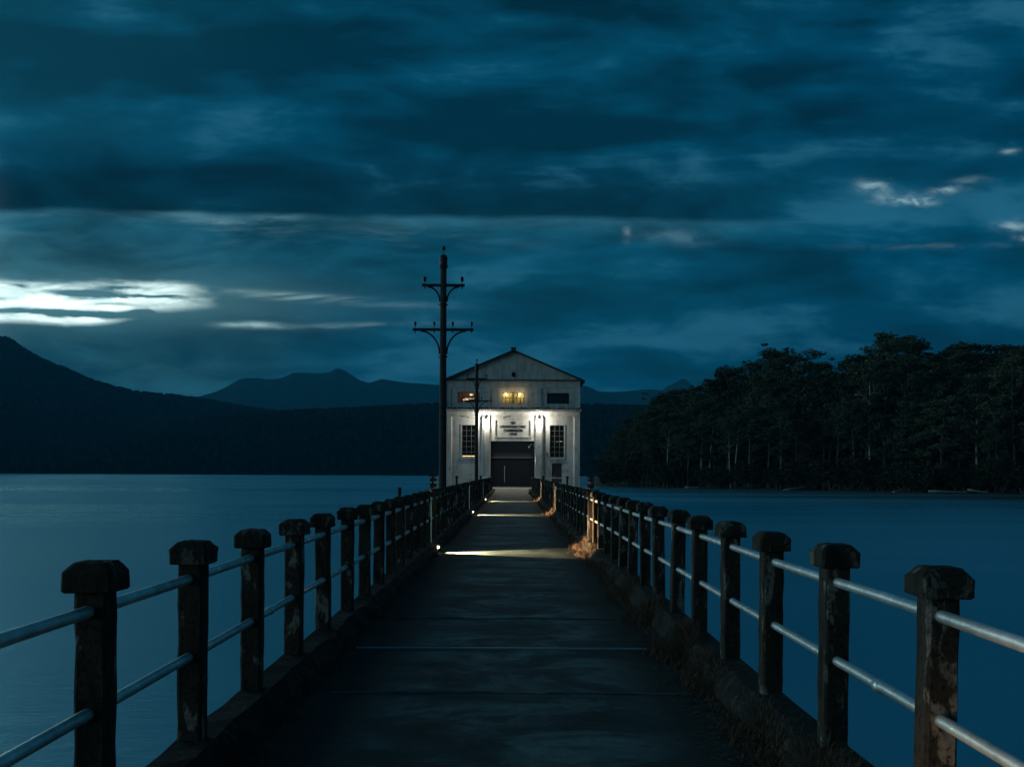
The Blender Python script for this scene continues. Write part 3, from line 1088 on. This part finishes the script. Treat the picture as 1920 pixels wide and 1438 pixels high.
def deck_spot(root, power):
    L = bpy.data.lights.new('deck_beam', 'SPOT')
    L.energy = power
    L.color = (1.0, 0.69, 0.36)
    L.spot_size = R(64)
    L.spot_blend = 0.6
    L.shadow_soft_size = 0.02
    o = bpy.data.objects.new('deck_beam', L)
    COL.objects.link(o)
    o.parent = root
    o.location = (0.075, 0, 0.105)
    d = Vector((1, 0.03, -0.10))
    o.rotation_euler = d.to_track_quat('-Z', 'Y').to_euler()


lamp0 = make_deck_lamp()
lamps = [lamp0]
for (y, lab) in LAMPS[1:]:
    o = copy_tree(lamp0)
    o.location = (-1.60, y, 0)
    o['label'] = lab
    lamps.append(o)
for o, p in zip(lamps, (3600, 3600, 3600, 300)):
    deck_spot(o, p)

# ------------------------------------------------------------------ utility poles
def make_pole():
    root = thing('utility_pole', 'near tall timber utility pole with two crossarms rising behind the left railing', 'utility pole', (0, 0, 0), 'utility poles beside the jetty')
    mb = MB()
    mb.tube([(0, 0, -7), (0, 0, 1), (0, 0, 5), (0, 0, 8.0)], [0.125, 0.112, 0.10, 0.092], 16)
    mb.build('pole', M['pole'], root, smooth=True)
    mb = MB()
    mb.lathe([(0.112, 7.74), (0.122, 7.76), (0.122, 7.82), (0.112, 7.84), (0.112, 7.96), (0.120, 7.98), (0.118, 8.05), (0.085, 8.12), (0.03, 8.14)], (0, 0, 0), 16)
    for k in range(8):
        a = k * math.pi / 4
        mb.lathe([(0.012, 0), (0.012, 0.03)], (0.122 * math.cos(a), 0.122 * math.sin(a), 7.775), 6)
    mb.build('pole_cap', M['iron'], root, smooth=False)

    def insul(x, z, big, parent):
        mb = MB()
        if big:
            prof = [(0.011, -0.13), (0.011, 0.03), (0.05, 0.035), (0.062, 0.05), (0.035, 0.065), (0.03, 0.075), (0.066, 0.085), (0.07, 0.10), (0.036, 0.115), (0.034, 0.125), (0.05, 0.135), (0.048, 0.16), (0.02, 0.175)]
        else:
            prof = [(0.010, -0.10), (0.010, 0.03), (0.028, 0.035), (0.034, 0.06), (0.03, 0.075), (0.040, 0.09), (0.042, 0.12), (0.032, 0.13), (0.03, 0.142), (0.012, 0.15)]
        mb.lathe(prof, (x, 0, z), 12)
        mb.build('insulator', M['glaze'], parent, smooth=True)

    def arm(z, half, zb, ins, big):
        mb = MB()
        mb.box(-half, half, -0.05, 0.05, z - 0.036, z + 0.036)
        for x in ins:
            mb.lathe([(0.02, -0.10), (0.02, -0.036)], (x, 0, z), 8)
        a = mb.build('crossarm', M['iron'], root)
        for x in ins:
            insul(x, z + 0.085, big, a)
        for s in (-1, 1):
            mb = MB()
            x0, x1 = 0.105, half * 0.74
            pts = []
            for k in range(11):
                th = k / 10 * math.pi / 2
                pts.append((s * (x0 + (x1 - x0) * (1 - math.cos(th))), 0.0, zb + (z - 0.045 - zb) * math.sin(th)))
            mb.tube(pts, 0.026, 8)
            mb.build('brace', M['iron'], root, smooth=True)
    arm(7.23, 0.63, 6.75, (-0.55, 0.55), True)
    arm(5.92, 0.90, 5.20, (-0.83, -0.27, 0.28, 0.84), False)
    insul(0, 8.22, True, root)
    for z in (6.66, 5.12):
        mb = MB()
        mb.lathe([(0.108, z - 0.03), (0.118, z - 0.025), (0.118, z + 0.025), (0.108, z + 0.03)], (0, 0, 0), 16)
        mb.tube([(-0.15, 0, z), (0.15, 0, z)], 0.014, 6)
        mb.build('collar', M['iron'], root)
    return root


pole = make_pole()
pole.location = (-2.055, 30.0, 0)
pole2 = copy_tree(pole)
pole2.location = (-2.11, 60.0, 0.02)
pole2['label'] = 'farther utility pole with two crossarms standing in front of the pump house'

# thin standpipe outside the left railing
mb = MB()
mb.tube([(0, 0, -5), (0, 0, 1.22), (0, 0, 1.32), (0, 0, 1.40)], [0.030, 0.030, 0.034, 0.042], 10)
mb.tube([(-0.05, 0, 1.30), (0.05, 0, 1.30)], 0.012, 6)
tag(mb.build('standpipe', M['iron'], smooth=False, loc=(-2.22, 20.0, 0)), 'short dark standpipe sticking up just outside the left railing', 'pipe')

# ------------------------------------------------------------------ landing in front of the house
LZ = 0.24
KX = 103.0 / F
landing = thing('landing', 'wide concrete landing platform on piers in front of the pump house', 'landing', (0, 95, LZ))
mb = MB()
mb.box(-7.85, 7.9, JEND - 95 + 0.02, 8.9, -0.34, 0.0)
mb.build('platform', M['floor'], landing)
mb = MB()
mb.rings([[(x, JEND - 95 - 4.5, 0.004 - LZ), (x, JEND - 95 + 0.018, -0.003), (x, JEND - 95 + 0.018, -0.5)] for x in (-1.5, 1.5)])
mb.build('ramp', M['floor'], landing)
for x in (-7.0, -3.5, 0, 3.5, 7.0):
    mb = MB()
    mb.box(x - 0.3, x + 0.3, 0.3, 0.9, -8, -0.34)
    mb.build('pier', M['slab'], landing)


def landing_railing(s, label):
    root = thing('landing_railing', label, 'railing', (0, 0, LZ))
    spots = [(s * 2.85, 92.6), (s * 5.05, 92.6), (s * 7.25, 92.6), (s * 7.55, 94.6), (s * 7.6, 96.6), (s * 7.6, 98.6), (s * 7.6, 100.6)]
    for k, (x, y) in enumerate(spots):
        mb = MB()
        mb.box(-0.09, 0.09, -0.09, 0.09, 0, 1.02)
        p = mb.build('post', M['post'], root, loc=(x, y, 0))
        mb = MB()
        mb.rings([[(a * r, b_ * r, z) for (a, b_) in ((-1, -1), (1, -1), (1, 1), (-1, 1))] for (r, z) in ((0.14, 1.02), (0.14, 1.10), (0.08, 1.16))])
        mb.build('post_cap', M['cap'], p)
    for h in (0.98, 0.52):
        pts = [(s * 1.80, 89.5, h - LZ + 0.05), (s * 1.95, 91.0, h - 0.1), (s * 2.3, 92.2, h), (s * 2.85, 92.6, h), (s * 5.05, 92.6, h), (s * 7.25, 92.6, h), (s * 7.55, 94.6, h), (s * 7.6, 100.6, h)]
        mb = MB()
        mb.tube(pts, 0.045, 8)
        mb.build('rail', M['paintrail'], root, smooth=True)
    return root


landing_railing(-1, 'left landing railing with pipe rails beside the second utility pole')
landing_railing(1, 'right landing railing with pipe rails in front of the small side door')


# ------------------------------------------------------------------ pump house
def hx(px): return (px - 960) * KX
def hz(py): return CAMZ + (886 - py) * KX


house = thing('pump_house', 'white two storey pump house with gable roof and lettered panel over its door', 'building', (0, 103, LZ))
OFF = Vector((0, -103, -LZ))


def hb(mb, name, mt, parent=None, smooth=False):
    """children of the house: coordinates given in the world, stored relative to the house"""
    mb.v = [(x, y - 103, z - LZ) for (x, y, z) in mb.v]
    return mb.build(name, mt, parent if parent is not None else house, smooth)


def holed(mb, x0, x1, z0, z1, y, holes, depth):
    """front plate at y with rectangular openings and their reveals"""
    xs = sorted({x0, x1, *[h[0] for h in holes], *[h[1] for h in holes]})
    zs = sorted({z0, z1, *[h[2] for h in holes], *[h[3] for h in holes]})
    for a, c in zip(xs, xs[1:]):
        for d, e in zip(zs, zs[1:]):
            mx_, mz_ = (a + c) / 2, (d + e) / 2
            if any(h[0] < mx_ < h[1] and h[2] < mz_ < h[3] for h in holes):
                continue
            mb.face([(a, y, d), (c, y, d), (c, y, e), (a, y, e)])
    for (a, c, d, e) in holes:
        y2 = y + depth
        mb.face([(a, y, d), (a, y, e), (a, y2, e), (a, y2, d)])
        mb.face([(c, y, d), (c, y2, d), (c, y2, e), (c, y, e)])
        mb.face([(a, y, e), (c, y, e), (c, y2, e), (a, y2, e)])
        mb.face([(a, y, d), (a, y2, d), (c, y2, d), (c, y, d)])


XL, XR = hx(837), hx(1087)
F0 = LZ
CORN = hz(771.5)
PT = hz(779)
lp = (hx(845.5), hx(904), F0 + 0.02, PT)
rp = (hx(1018), hx(1077), F0 + 0.02, PT)
bay = (hx(918), hx(1004), F0 + 0.02, hz(777))
wl = (hx(865), hx(892.5), hz(857.5), hz(797))
wr = (hx(1031), hx(1058), hz(857.5), hz(797))
sdoor = (hx(1035), hx(1053.5), F0 + 0.02, hz(868))
mb = MB()
holed(mb, XL, XR, F0, CORN, 103.0, [lp, rp, bay], 0.26)
holed(mb, lp[0], lp[1], lp[2], lp[3], 103.26, [wl], 0.22)
holed(mb, rp[0], rp[1], rp[2], rp[3], 103.26, [wr, sdoor], 0.22)
# pilasters beside the door bay
for (a, c) in ((904.5, 917.5), (1004.5, 1017.5)):
    mb.box(hx(a), hx(c), 102.86, 102.998, F0, CORN)
# thin raised edge round each recess
for (a, c, d, e) in (lp, rp):
    mb.box(a + 0.10, a + 0.16, 103.23, 103.258, d, e - 0.16)
    mb.box(c - 0.16, c - 0.10, 103.23, 103.258, d, e - 0.16)
    mb.box(a + 0.10, c - 0.10, 103.23, 103.258, e - 0.16, e - 0.10)
# splayed edges of the recesses
def splay(xa, xb, ya, yb, z0, z1):
    mb.face([(xa, ya, z0), (xb, yb, z0), (xb, yb, z1), (xa, ya, z1)])
for (a, c, d, e) in (lp, rp):
    splay(a + 0.001, a + 0.13, 103.001, 103.20, d, e - 0.13)
    splay(c - 0.13, c - 0.001, 103.20, 103.001, d, e - 0.13)
    mb.face([(a + 0.001, 103.001, e - 0.001), (a + 0.13, 103.20, e - 0.13), (c - 0.13, 103.20, e - 0.13), (c - 0.001, 103.001, e - 0.001)])
splay(bay[0] + 0.001, bay[0] + 0.09, 103.001, 103.13, bay[2], bay[3])
splay(bay[1] - 0.09, bay[1] - 0.001, 103.13, 103.001, bay[2], bay[3])
# body below the floor, sides and back
mb.box(XL + 0.02, XR - 0.02, 103.02, 126, -8, F0 - 0.004)
mb.box(XL, XL + 0.3, 103.5, 126, F0, hz(712))
mb.box(XR - 0.3, XR, 103.5, 126, F0, hz(712))
mb.box(XL + 0.3, XR - 0.3, 125.7, 126, F0, hz(712))
mb.face([(XL, 103.0, F0), (XL, 103.5, F0), (XL, 103.5, hz(712)), (XL, 103.0, hz(712))])
mb.face([(XR, 103.0, F0), (XR, 103.5, F0), (XR, 103.5, hz(712)), (XR, 103.0, hz(712))])
hb(mb, 'lower_wall', M['white'])

# lintel panel over the door with its framed inscription
mb = MB()
sgn = (hx(928.5), hx(994.5), hz(818.5), hz(788))
holed(mb, bay[0], bay[1], hz(827), bay[3], 103.14, [sgn], 0.09)
mb.face([(sgn[0], 103.23, sgn[2]), (sgn[1], 103.23, sgn[2]), (sgn[1], 103.23, sgn[3]), (sgn[0], 103.23, sgn[3])])
mb.face([(bay[0], 103.14, hz(827)), (bay[1], 103.14, hz(827)), (bay[1], 103.7, hz(827)), (bay[0], 103.7, hz(827))])
for (a, c, d, e) in ((926.5, 996.5, 787.9, 786), (926.5, 996.5, 820.6, 818.6)):
    mb.box(hx(a), hx(c), 103.08, 103.138, hz(d), hz(e))
for (a, c) in ((926.5, 928.4), (994.6, 996.5)):
    mb.box(hx(a), hx(c), 103.08, 103.138, hz(818.55), hz(787.95))
mb.box(bay[0] + 0.01, bay[1] - 0.01, 103.09, 103.138, hz(826.9), hz(823.5))
sign = hb(mb, 'inscription_panel', M['white'])


def lettering(txt, px, py, size, width):
    cu = bpy.data.curves.new('lettering', 'FONT')
    cu.body = txt
    cu.align_x = 'CENTER'
    cu.align_y = 'CENTER'
    cu.size = size
    cu.extrude = 0.02
    cu.offset = 0.003
    cu.space_character = 1.12
    tmp = bpy.data.objects.new('tmp_text', cu)
    COL.objects.link(tmp)
    bpy.context.view_layer.update()
    dg = bpy.context.evaluated_depsgraph_get()
    me = bpy.data.meshes.new_from_object(tmp.evaluated_get(dg))
    bpy.data.objects.remove(tmp)
    me.materials.clear()
    me.materials.append(M['letter'])
    xs = [vv.co.x for vv in me.vertices]
    k = width / max(1e-6, max(xs) - min(xs))
    me.transform(Matrix.Diagonal((k, 1, 1, 1)))
    o = bpy.data.objects.new('lettering', me)
    COL.objects.link(o)
    o.parent = sign
    o.rotation_euler = (R(90), 0, 0)
    o.location = (hx(px), 103.21 - 103, hz(py) - LZ)
    return o


lettering('THE', 961.5, 792.8, 0.36, 8.5 * KX)
lettering('HYDRO-ELECTRIC', 961.8, 800.0, 0.38, 49 * KX)
lettering('COMMISSION', 961.8, 807.0, 0.38, 36 * KX)
lettering('1940', 961.5, 813.6, 0.36, 13 * KX)

# cornice with its stained ledge
mb = MB()
mb.box(hx(835.5), hx(1089.5), 102.42, 103.3, hz(769.5), hz(767.2))
mb.box(hx(836), hx(1089), 102.55, 103.3, CORN + 0.001, hz(769.55))
mb.box(hx(836.5), hx(1088), 102.80, 102.998, hz(774), CORN - 0.002)
mb.rings([[(xx, 102.997, hz(778)), (xx, 102.93, hz(778)), (xx, 102.60, hz(772.0)), (xx, 102.997, hz(772.0))] for xx in (hx(837.5), hx(1086.5))])
for c in (911, 1011):
    mb.rings([[(hx(c + k * wd), 102.84 - dd, zz) for (k, dd) in ((-1, 0), (-1, pr), (1, pr), (1, 0))] for (zz, wd, pr) in ((hz(779), 4.5, 0.03), (hz(775), 6.0, 0.10), (hz(772), 7.5, 0.26))])
corn = hb(mb, 'cornice', M['white'])
mb = MB()
mb.box(hx(835.3), hx(1089.7), 102.40, 103.3, hz(767.15), hz(766.2))
random.seed(19)
for _ in range(160):
    x = random.uniform(hx(837), hx(1088))
    mb.box(x, x + random.uniform(.05, .25), 102.5, 102.9, hz(766.25), hz(766.2) + random.uniform(.01, .12))
hb(mb, 'ledge', M['ledge'], corn)

# upper storey
UW = [(hx(857), hx(898.5), hz(755.5), hz(735)), (hx(940.5), hx(982.5), hz(756), hz(735.5)), (hx(1025), hx(1067), hz(756.5), hz(736))]
mb = MB()
EV = hz(713.5)
holed(mb, XL, XR, hz(767), EV, 103.22, UW, 0.22)
for (a, c) in ((837, 844), (908, 917.5), (1005.5, 1014.5), (1080, 1087)):
    mb.box(hx(a), hx(c), 103.10, 103.218, hz(766), hz(726.5))
mb.box(XL, XR, 103.10, 103.218, hz(726.45), EV)
mb.box(XL, XR, 103.02, 103.098, hz(718.5), EV)
hb(mb, 'upper_wall', M['white'])

# gable, eaves moulding, roof
mb = MB()
AP = (hx(962), hz(659))
mb.rings([[(XL, y, hz(711.8)), (XR, y, hz(711.8)), (AP[0], y, AP[1])] for y in (103.16, 103.4)])
hb(mb, 'gable', M['white'])
mb = MB()
mb.rings([[(XL, y, hz(711.8)), (XR, y, hz(711.8)), (AP[0], y, AP[1])] for y in (125.7, 126)])
hb(mb, 'gable', M['white'])
mb = MB()
mb.box(hx(832), hx(1094), 102.70, 103.3, EV + 0.001, hz(711.9))
hb(mb, 'eaves_moulding', M['ledge'])
roofm = MB()
for s in (-1, 1):
    ex = AP[0] + s * (hx(1096) - AP[0])
    ez = hz(713.0)
    az_ = hz(656.0)
    th = 0.16
    yb = 126.5
    prof = []
    for (x, z) in ((AP[0], az_), (ex, ez), (ex, ez - th), (AP[0], az_ - th)):
        prof.append((x, z))
    roofm.rings([[(x, y, z) for (x, z) in prof] for y in (102.62, yb)])
roof = hb(roofm, 'roof', M['roof'])
mb = MB()
mb.box(hx(957.5), hx(966.5), 102.75, 103.6, hz(656.5), hz(652.2))
mb.box(hx(957), hx(967), 102.7, 103.65, hz(652.1), hz(651.5))
hb(mb, 'ridge_block', M['ledge'], roof)
for (s, px) in ((-1, 913.5), (1, 1012)):
    mb = MB()
    cx, cz = hx(px), hz(674)
    pts = [(cx - s * 0.25, 108, hz(682)), (cx - s * 0.25, 108, cz)]
    for k in range(1, 9):
        th = k / 8 * math.pi * 0.85
        pts.append((cx - s * 0.25 + s * 0.30 * (1 - math.cos(th)), 108, cz + 0.30 * math.sin(th)))
    mb.tube(pts, [0.12, 0.12] + [0.13] * 8, 10)
    hb(mb, 'roof_vent', M['iron'], roof, True)
mb = MB()
cx, cz = hx(962), hz(702)
mb.rings([[(cx + r * 0.19 * math.cos(2 * math.pi * q / 20), y, cz + r * 0.27 * math.sin(2 * math.pi * q / 20)) for q in range(20)] for (r, y) in ((1, 103.159), (1, 103.10), (0.86, 103.10), (0.86, 103.14))])
for k in range(4):
    mb.box(cx - 0.12, cx + 0.12, 103.11, 103.135, cz - 0.17 + k * 0.1, cz - 0.14 + k * 0.1)
hb(mb, 'gable_vent', M['iron'])

# doors
mb = MB()
dz1 = hz(858)
mb.box(bay[0], hx(961), 103.55, 103.62, F0 + 0.02, dz1 - 0.02)
mb.box(hx(961) + 0.012, bay[1], 103.55, 103.62, F0 + 0.02, dz1 - 0.02)
dr = hb(mb, 'main_door', M['door'])
mb = MB()
mb.tube([(hx(946), 103.46, hz(873)), (hx(946), 103.46, hz(904))], 0.03, 8)
for z in (hz(875), hz(902)):
    mb.box(hx(946) - 0.02, hx(946) + 0.02, 103.46, 103.549, z - 0.02, z + 0.02)
hb(mb, 'door_handle', M['steel'], dr)
mb = MB()
mb.box(bay[0], bay[1], 103.52, 103.58, dz1 + 0.06, hz(827) - 0.001)
hb(mb, 'door_transom', M['transom'])
mb = MB()
mb.box(bay[0], bay[1], 103.47, 103.56, dz1 - 0.018, dz1 + 0.055)
hb(mb, 'transom_bar', M['lampmetal'])
mb = MB()
mb.box(sdoor[0] + 0.05, sdoor[1] - 0.05, 103.42, 103.47, sdoor[2], sdoor[3] - 0.06)
mb.box(sdoor[0] + 0.2, sdoor[1] - 0.2, 103.405, 103.419, sdoor[2] + 0.25, sdoor[2] + 1.0)
mb.box(sdoor[0] + 0.2, sdoor[1] - 0.2, 103.405, 103.419, sdoor[2] + 1.2, sdoor[3] - 0.25)
sdo = hb(mb, 'side_door', M['transom'])
mb = MB()
mb.box(sdoor[0] + 0.12, sdoor[0] + 0.26, 103.36, 103.419, sdoor[2] + 1.02, sdoor[2] + 1.08)
hb(mb, 'door_handle', M['steel'], sdo)


def window(h, y, cols, rows_, mt, bar=0.028):
    a, c, d, e = h
    mb = MB()
    fw = 0.05
    mb.box(a, a + fw, y, y + 0.06, d, e)
    mb.box(c - fw, c, y, y + 0.06, d, e)
    mb.box(a + fw, c - fw, y, y + 0.06, d, d + fw)
    mb.box(a + fw, c - fw, y, y + 0.06, e - fw, e)
    for k in range(1, cols):
        x = a + (c - a) * k / cols
        mb.box(x - bar / 2, x + bar / 2, y + 0.005, y + 0.05, d + fw, e - fw)
    for k in range(1, rows_):
        z = d + (e - d) * k / rows_
        mb.box(a + fw, c - fw, y + 0.008, y + 0.047, z - bar / 2, z + bar / 2)
    wo_ = hb(mb, 'window', mt)
    mb = MB()
    mb.box(a + fw, c - fw, y + 0.022, y + 0.032, d + fw, e - fw)
    hb(mb, 'pane', M['glass'], wo_)
    return wo_


window(wl, 103.36, 3, 6, M['framew'], 0.035)
window(wr, 103.36, 3, 6, M['framew'], 0.035)
window(UW[0], 103.34, 6, 2, M['frame'], 0.045)
window(UW[1], 103.34, 6, 2, M['frame'], 0.045)
window(UW[2], 103.34, 6, 2, M['frame'], 0.03)
for h, y in ((wl, 103.258), (wr, 103.258)):
    mb = MB()
    mb.box(h[0] - 0.1, h[1] + 0.1, y - 0.10, y, h[2] - 0.14, h[2] - 0.002)
    hb(mb, 'window_sill', M['white'])
    mb = MB()
    for x in (h[0] - 0.09, h[1] + 0.01):
        mb.box(x, x + 0.08, y - 0.05, y, h[2], h[3])
    mb.box(h[0] - 0.09, h[1] + 0.09, y - 0.05, y, h[3] + 0.002, h[3] + 0.08)
    hb(mb, 'window_surround', M['white'])

# rooms behind the glass
mb = MB()
fl = hz(768)
mb.box(XL + 0.31, XR - 0.31, 103.45, 109, fl - 0.3, fl - 0.1)
mb.box(hx(910), hx(914), 103.45, 109, fl, EV)
mb.box(hx(1008), hx(1012), 103.45, 109, fl, EV)
mb.box(XL + 0.31, XR - 0.31, 103.45, 109, EV - 0.02, EV + 0.15)
mb.box(hx(900), hx(904), 103.6, 109, F0, fl - 0.31)
mb.box(hx(1018), hx(1022), 103.6, 109, F0, fl - 0.31)
mb.box(XL + 0.31, XR - 0.31, 109, 109.2, F0, EV)
hb(mb, 'interior_partition', M['inside'])
mb = MB()
n = 46
for i in range(n):
    x = hx(845) + (hx(909) - hx(845)) * i / n
    x2 = hx(845) + (hx(909) - hx(845)) * (i + 1) / n
    mb.box(x + 0.006, x2 - 0.006, 105.4 + (0.03 if i % 2 else 0), 105.5, fl, EV - 0.03)
hb(mb, 'timber_lining', M['wood'])
mb = MB()
n = 120
x0, x1 = hx(930), hx(993)
for i in range(n + 1):
    x = x0 + (x1 - x0) * i / n
    yy = 103.95 + 0.05 * math.sin(i * 1.35) + 0.02 * math.sin(i * 0.7)
    mb.v += [(x, yy, fl + 0.1), (x, yy + 0.02, EV - 0.3)]
for i in range(n):
    mb.f.append((2 * i, 2 * i + 2, 2 * i + 3, 2 * i + 1))
hb(mb, 'curtain', M['cloth'], None, True)


def point(name, x, y, z, power, color, rad, parent=None):
    L = bpy.data.lights.new(name, 'POINT')
    L.energy = power
    L.color = color
    L.shadow_soft_size = rad
    o = bpy.data.objects.new(name, L)
    COL.objects.link(o)
    o.parent = house
    o.location = (x, y - 103, z - LZ)
    return o


def sphere(mb, c, r, n=10):
    mb.lathe([(r * math.sin(math.pi * k / 6) + 1e-4, -r * math.cos(math.pi * k / 6)) for k in range(7)], c, n)


# two bare bulbs over the middle window
for px in (948.3, 974):
    x, z = hx(px), hz(739.0)
    mb = MB()
    mb.tube([(x, 103.21, hz(733)), (x, 103.02, hz(733.6)), (x, 103.0, hz(736.4))], 0.014, 6)
    mb.lathe([(0.03, 0.07), (0.035, 0.1), (0.02, 0.14)], (x, 103.0, z), 8)
    ho = hb(mb, 'bulb_holder', M['iron'])
    mb = MB()
    sphere(mb, (x, 103.0, z), 0.085)
    hb(mb, 'bulb', M['bulb'], ho, True)
    point('bulb_light', x, 102.86, z - 0.02, 9, (1.0, 0.66, 0.28), 0.08)
    point('room_light', x, 103.62, hz(737.5), 30.0, (1.0, 0.74, 0.34), 0.06)
# ceiling lamp and shelf light in the left room
mb = MB()
mb.box(hx(879), hx(885), 104.6, 104.8, hz(739.5), hz(736.5))
hb(mb, 'ceiling_lamp', M['softbulb'])
mb = MB()
mb.box(hx(866), hx(877), 104.2, 104.35, hz(748.6), hz(747.4))
mb.box(hx(869), hx(887), 104.5, 104.6, hz(746.0), hz(745.2))
mb.box(hx(866), hx(870), 104.2, 104.3, hz(751.5), hz(750.6))
hb(mb, 'shelf_lamp', M['softbulb'])
point('room_light', hx(878), 104.3, hz(732), 9, (1.0, 0.52, 0.22), 0.15)
# low light inside the tall left window, right pane's reflections as glowing bars
mb = MB()
mb.box(hx(866.5), hx(891), 103.62, 103.68, hz(856), hz(854.3))
hb(mb, 'glow_strip', M['orangeglow'])
mb = MB()
mb.box(hx(1044), hx(1048), 104.6, 104.68, hz(827), hz(826.2))
mb.box(hx(1050.5), hx(1055), 104.6, 104.68, hz(826.6), hz(825.8))
hb(mb, 'glow_strip', M['orangeglow'])

# floodlights on the two pilasters
for px in (911.2, 1010.8):
    x, z = hx(px), hz(788.0)
    mb = MB()
    mb.box(x - 0.07, x + 0.07, 102.80, 102.859, z - 0.10, z + 0.10)
    mb.tube([(x, 102.80, z), (x, 102.72, z + 0.13), (x, 102.62, z + 0.15), (x, 102.58, z + 0.10)], 0.02, 6)
    mb.lathe([(0.10, 0.06), (0.11, 0.08), (0.04, 0.13)], (x, 102.58, z), 10)
    wlm = hb(mb, 'wall_lamp', M['lampmetal'])
    mb = MB()
    sphere(mb, (x, 102.58, z), 0.09)
    hb(mb, 'bulb', M['bulbw'], wlm, True)
    point('lamp_light', x, 102.42, z - 0.1, 215, (1.0, 0.92, 0.76), 0.10)
    L = bpy.data.lights.new('flood_light', 'SPOT')
    L.energy = 1500
    L.color = (1.0, 0.88, 0.66)
    L.spot_size = R(75)
    L.spot_blend = 1.0
    L.shadow_soft_size = 0.1
    fo = bpy.data.objects.new('flood_light', L)
    COL.objects.link(fo)
    fo.parent = house
    fo.location = (x, 102.30 - 103, z - 0.1 - LZ)
    fo.rotation_euler = (Vector((0, 90, 0.2)) - Vector((x, 102.4, z))).to_track_quat('-Z', 'Y').to_euler()

# small fittings on the front wall
mb = MB()
mb.box(hx(943.2), hx(944.9), 102.95, 103.139, hz(783.6), hz(781.6))
mb.tube([(hx(944.9), 103.1, hz(782.3)), (hx(949), 103.12, hz(780.6)), (hx(955), 103.12, hz(780.4))], 0.012, 6)
hb(mb, 'wall_camera', M['iron'])
mb = MB()
mb.box(hx(876.2), hx(878.4), 102.9, 102.998, hz(784), hz(781.8))
mb.tube([(hx(878), 102.95, hz(782.5)), (hx(884), 102.85, hz(784.5)), (hx(890), 102.9, hz(785))], 0.02, 6)
hb(mb, 'flood_arm', M['iron'])  # small floodlight on its lamp arm
mb = MB()
mb.box(hx(1025), hx(1027.2), 103.16, 103.259, hz(852.4), hz(848.6))
hb(mb, 'meter_box', M['iron'])
mb = MB()
mb.box(hx(1063.7), hx(1065.6), 103.22, 103.259, hz(885.5), hz(879.5))
hb(mb, 'wall_plate', M['steel'])
mb = MB()
mb.tube([(hx(906.8), 102.82, F0 + 0.05), (hx(906.8), 102.82, hz(800)), (hx(906.8), 102.82, hz(776))], 0.02, 6)
mb.tube([(hx(1016), 102.82, F0 + 0.05), (hx(1016), 102.82, hz(776))], 0.02, 6)
hb(mb, 'downpipe', M['lampmetal'])

# twin-armed lamp standard near the door
lx = (1004.5 - 960) / F * 97
lamp = thing('lamp_post', 'slender pale lamp post with two curved drooping arms, right of the main door', 'lamp post', (lx, 97, LZ))
mb = MB()
zt = CAMZ + (886 - 852) * 97 / F - LZ
mb.tube([(0, 0, 0), (0, 0, 0.3), (0, 0, zt)], [0.07, 0.045, 0.03], 10)
mb.build('pole', M['steel'], lamp, smooth=True)
for (s, ex) in ((-1, 0.60), (1, 0.28)):
    mb = MB()
    pts = []
    for k in range(13):
        th = k / 12 * math.pi * 0.72
        pts.append((s * ex * 0.62 * (1 - math.cos(th)), 0, zt - 0.03 + 1.02 * math.sin(th) ** 0.9))
    mb.tube(pts, 0.022, 8)
    arm_ = mb.build('arm', M['steel'], lamp, smooth=True)
    e = pts[-1]
    mb = MB()
    mb.lathe([(0.03, 0.03), (0.05, 0.0), (0.10, -0.10), (0.10, -0.13), (0.07, -0.15), (0.02, -0.16)], (e[0] + s * 0.01, 0, e[2]), 12)
    mb.build('lamp_head', M['steel'], arm_, smooth=True)

# ------------------------------------------------------------------ air
mb = MB()
mb.box(-8800, 8800, -250, 8800, WATER - 7.5, 720)
hzm = bpy.data.materials.new('dusk_air')
hzm.use_nodes = True
t = NT(hzm.node_tree)
out = t.n('ShaderNodeOutputMaterial')
pv = t.n('ShaderNodeVolumePrincipled')
pv.inputs['Color'].default_value = (0.06, 0.66, 1.0, 1)
pv.inputs['Density'].default_value = 0.000062
pv.inputs['Anisotropy'].default_value = 0.0
t.put(out.inputs['Volume'], pv.outputs[0])
hz_o = mb.build('haze', hzm)
tag(hz_o, 'thin blue dusk haze over the lake', 'haze', kind='stuff')
for p in protos + [bare_gum] + shrubs:
    if p.name not in PROTO_USED:
        for ch in list(p.children):
            bpy.data.objects.remove(ch)
        bpy.data.objects.remove(p)
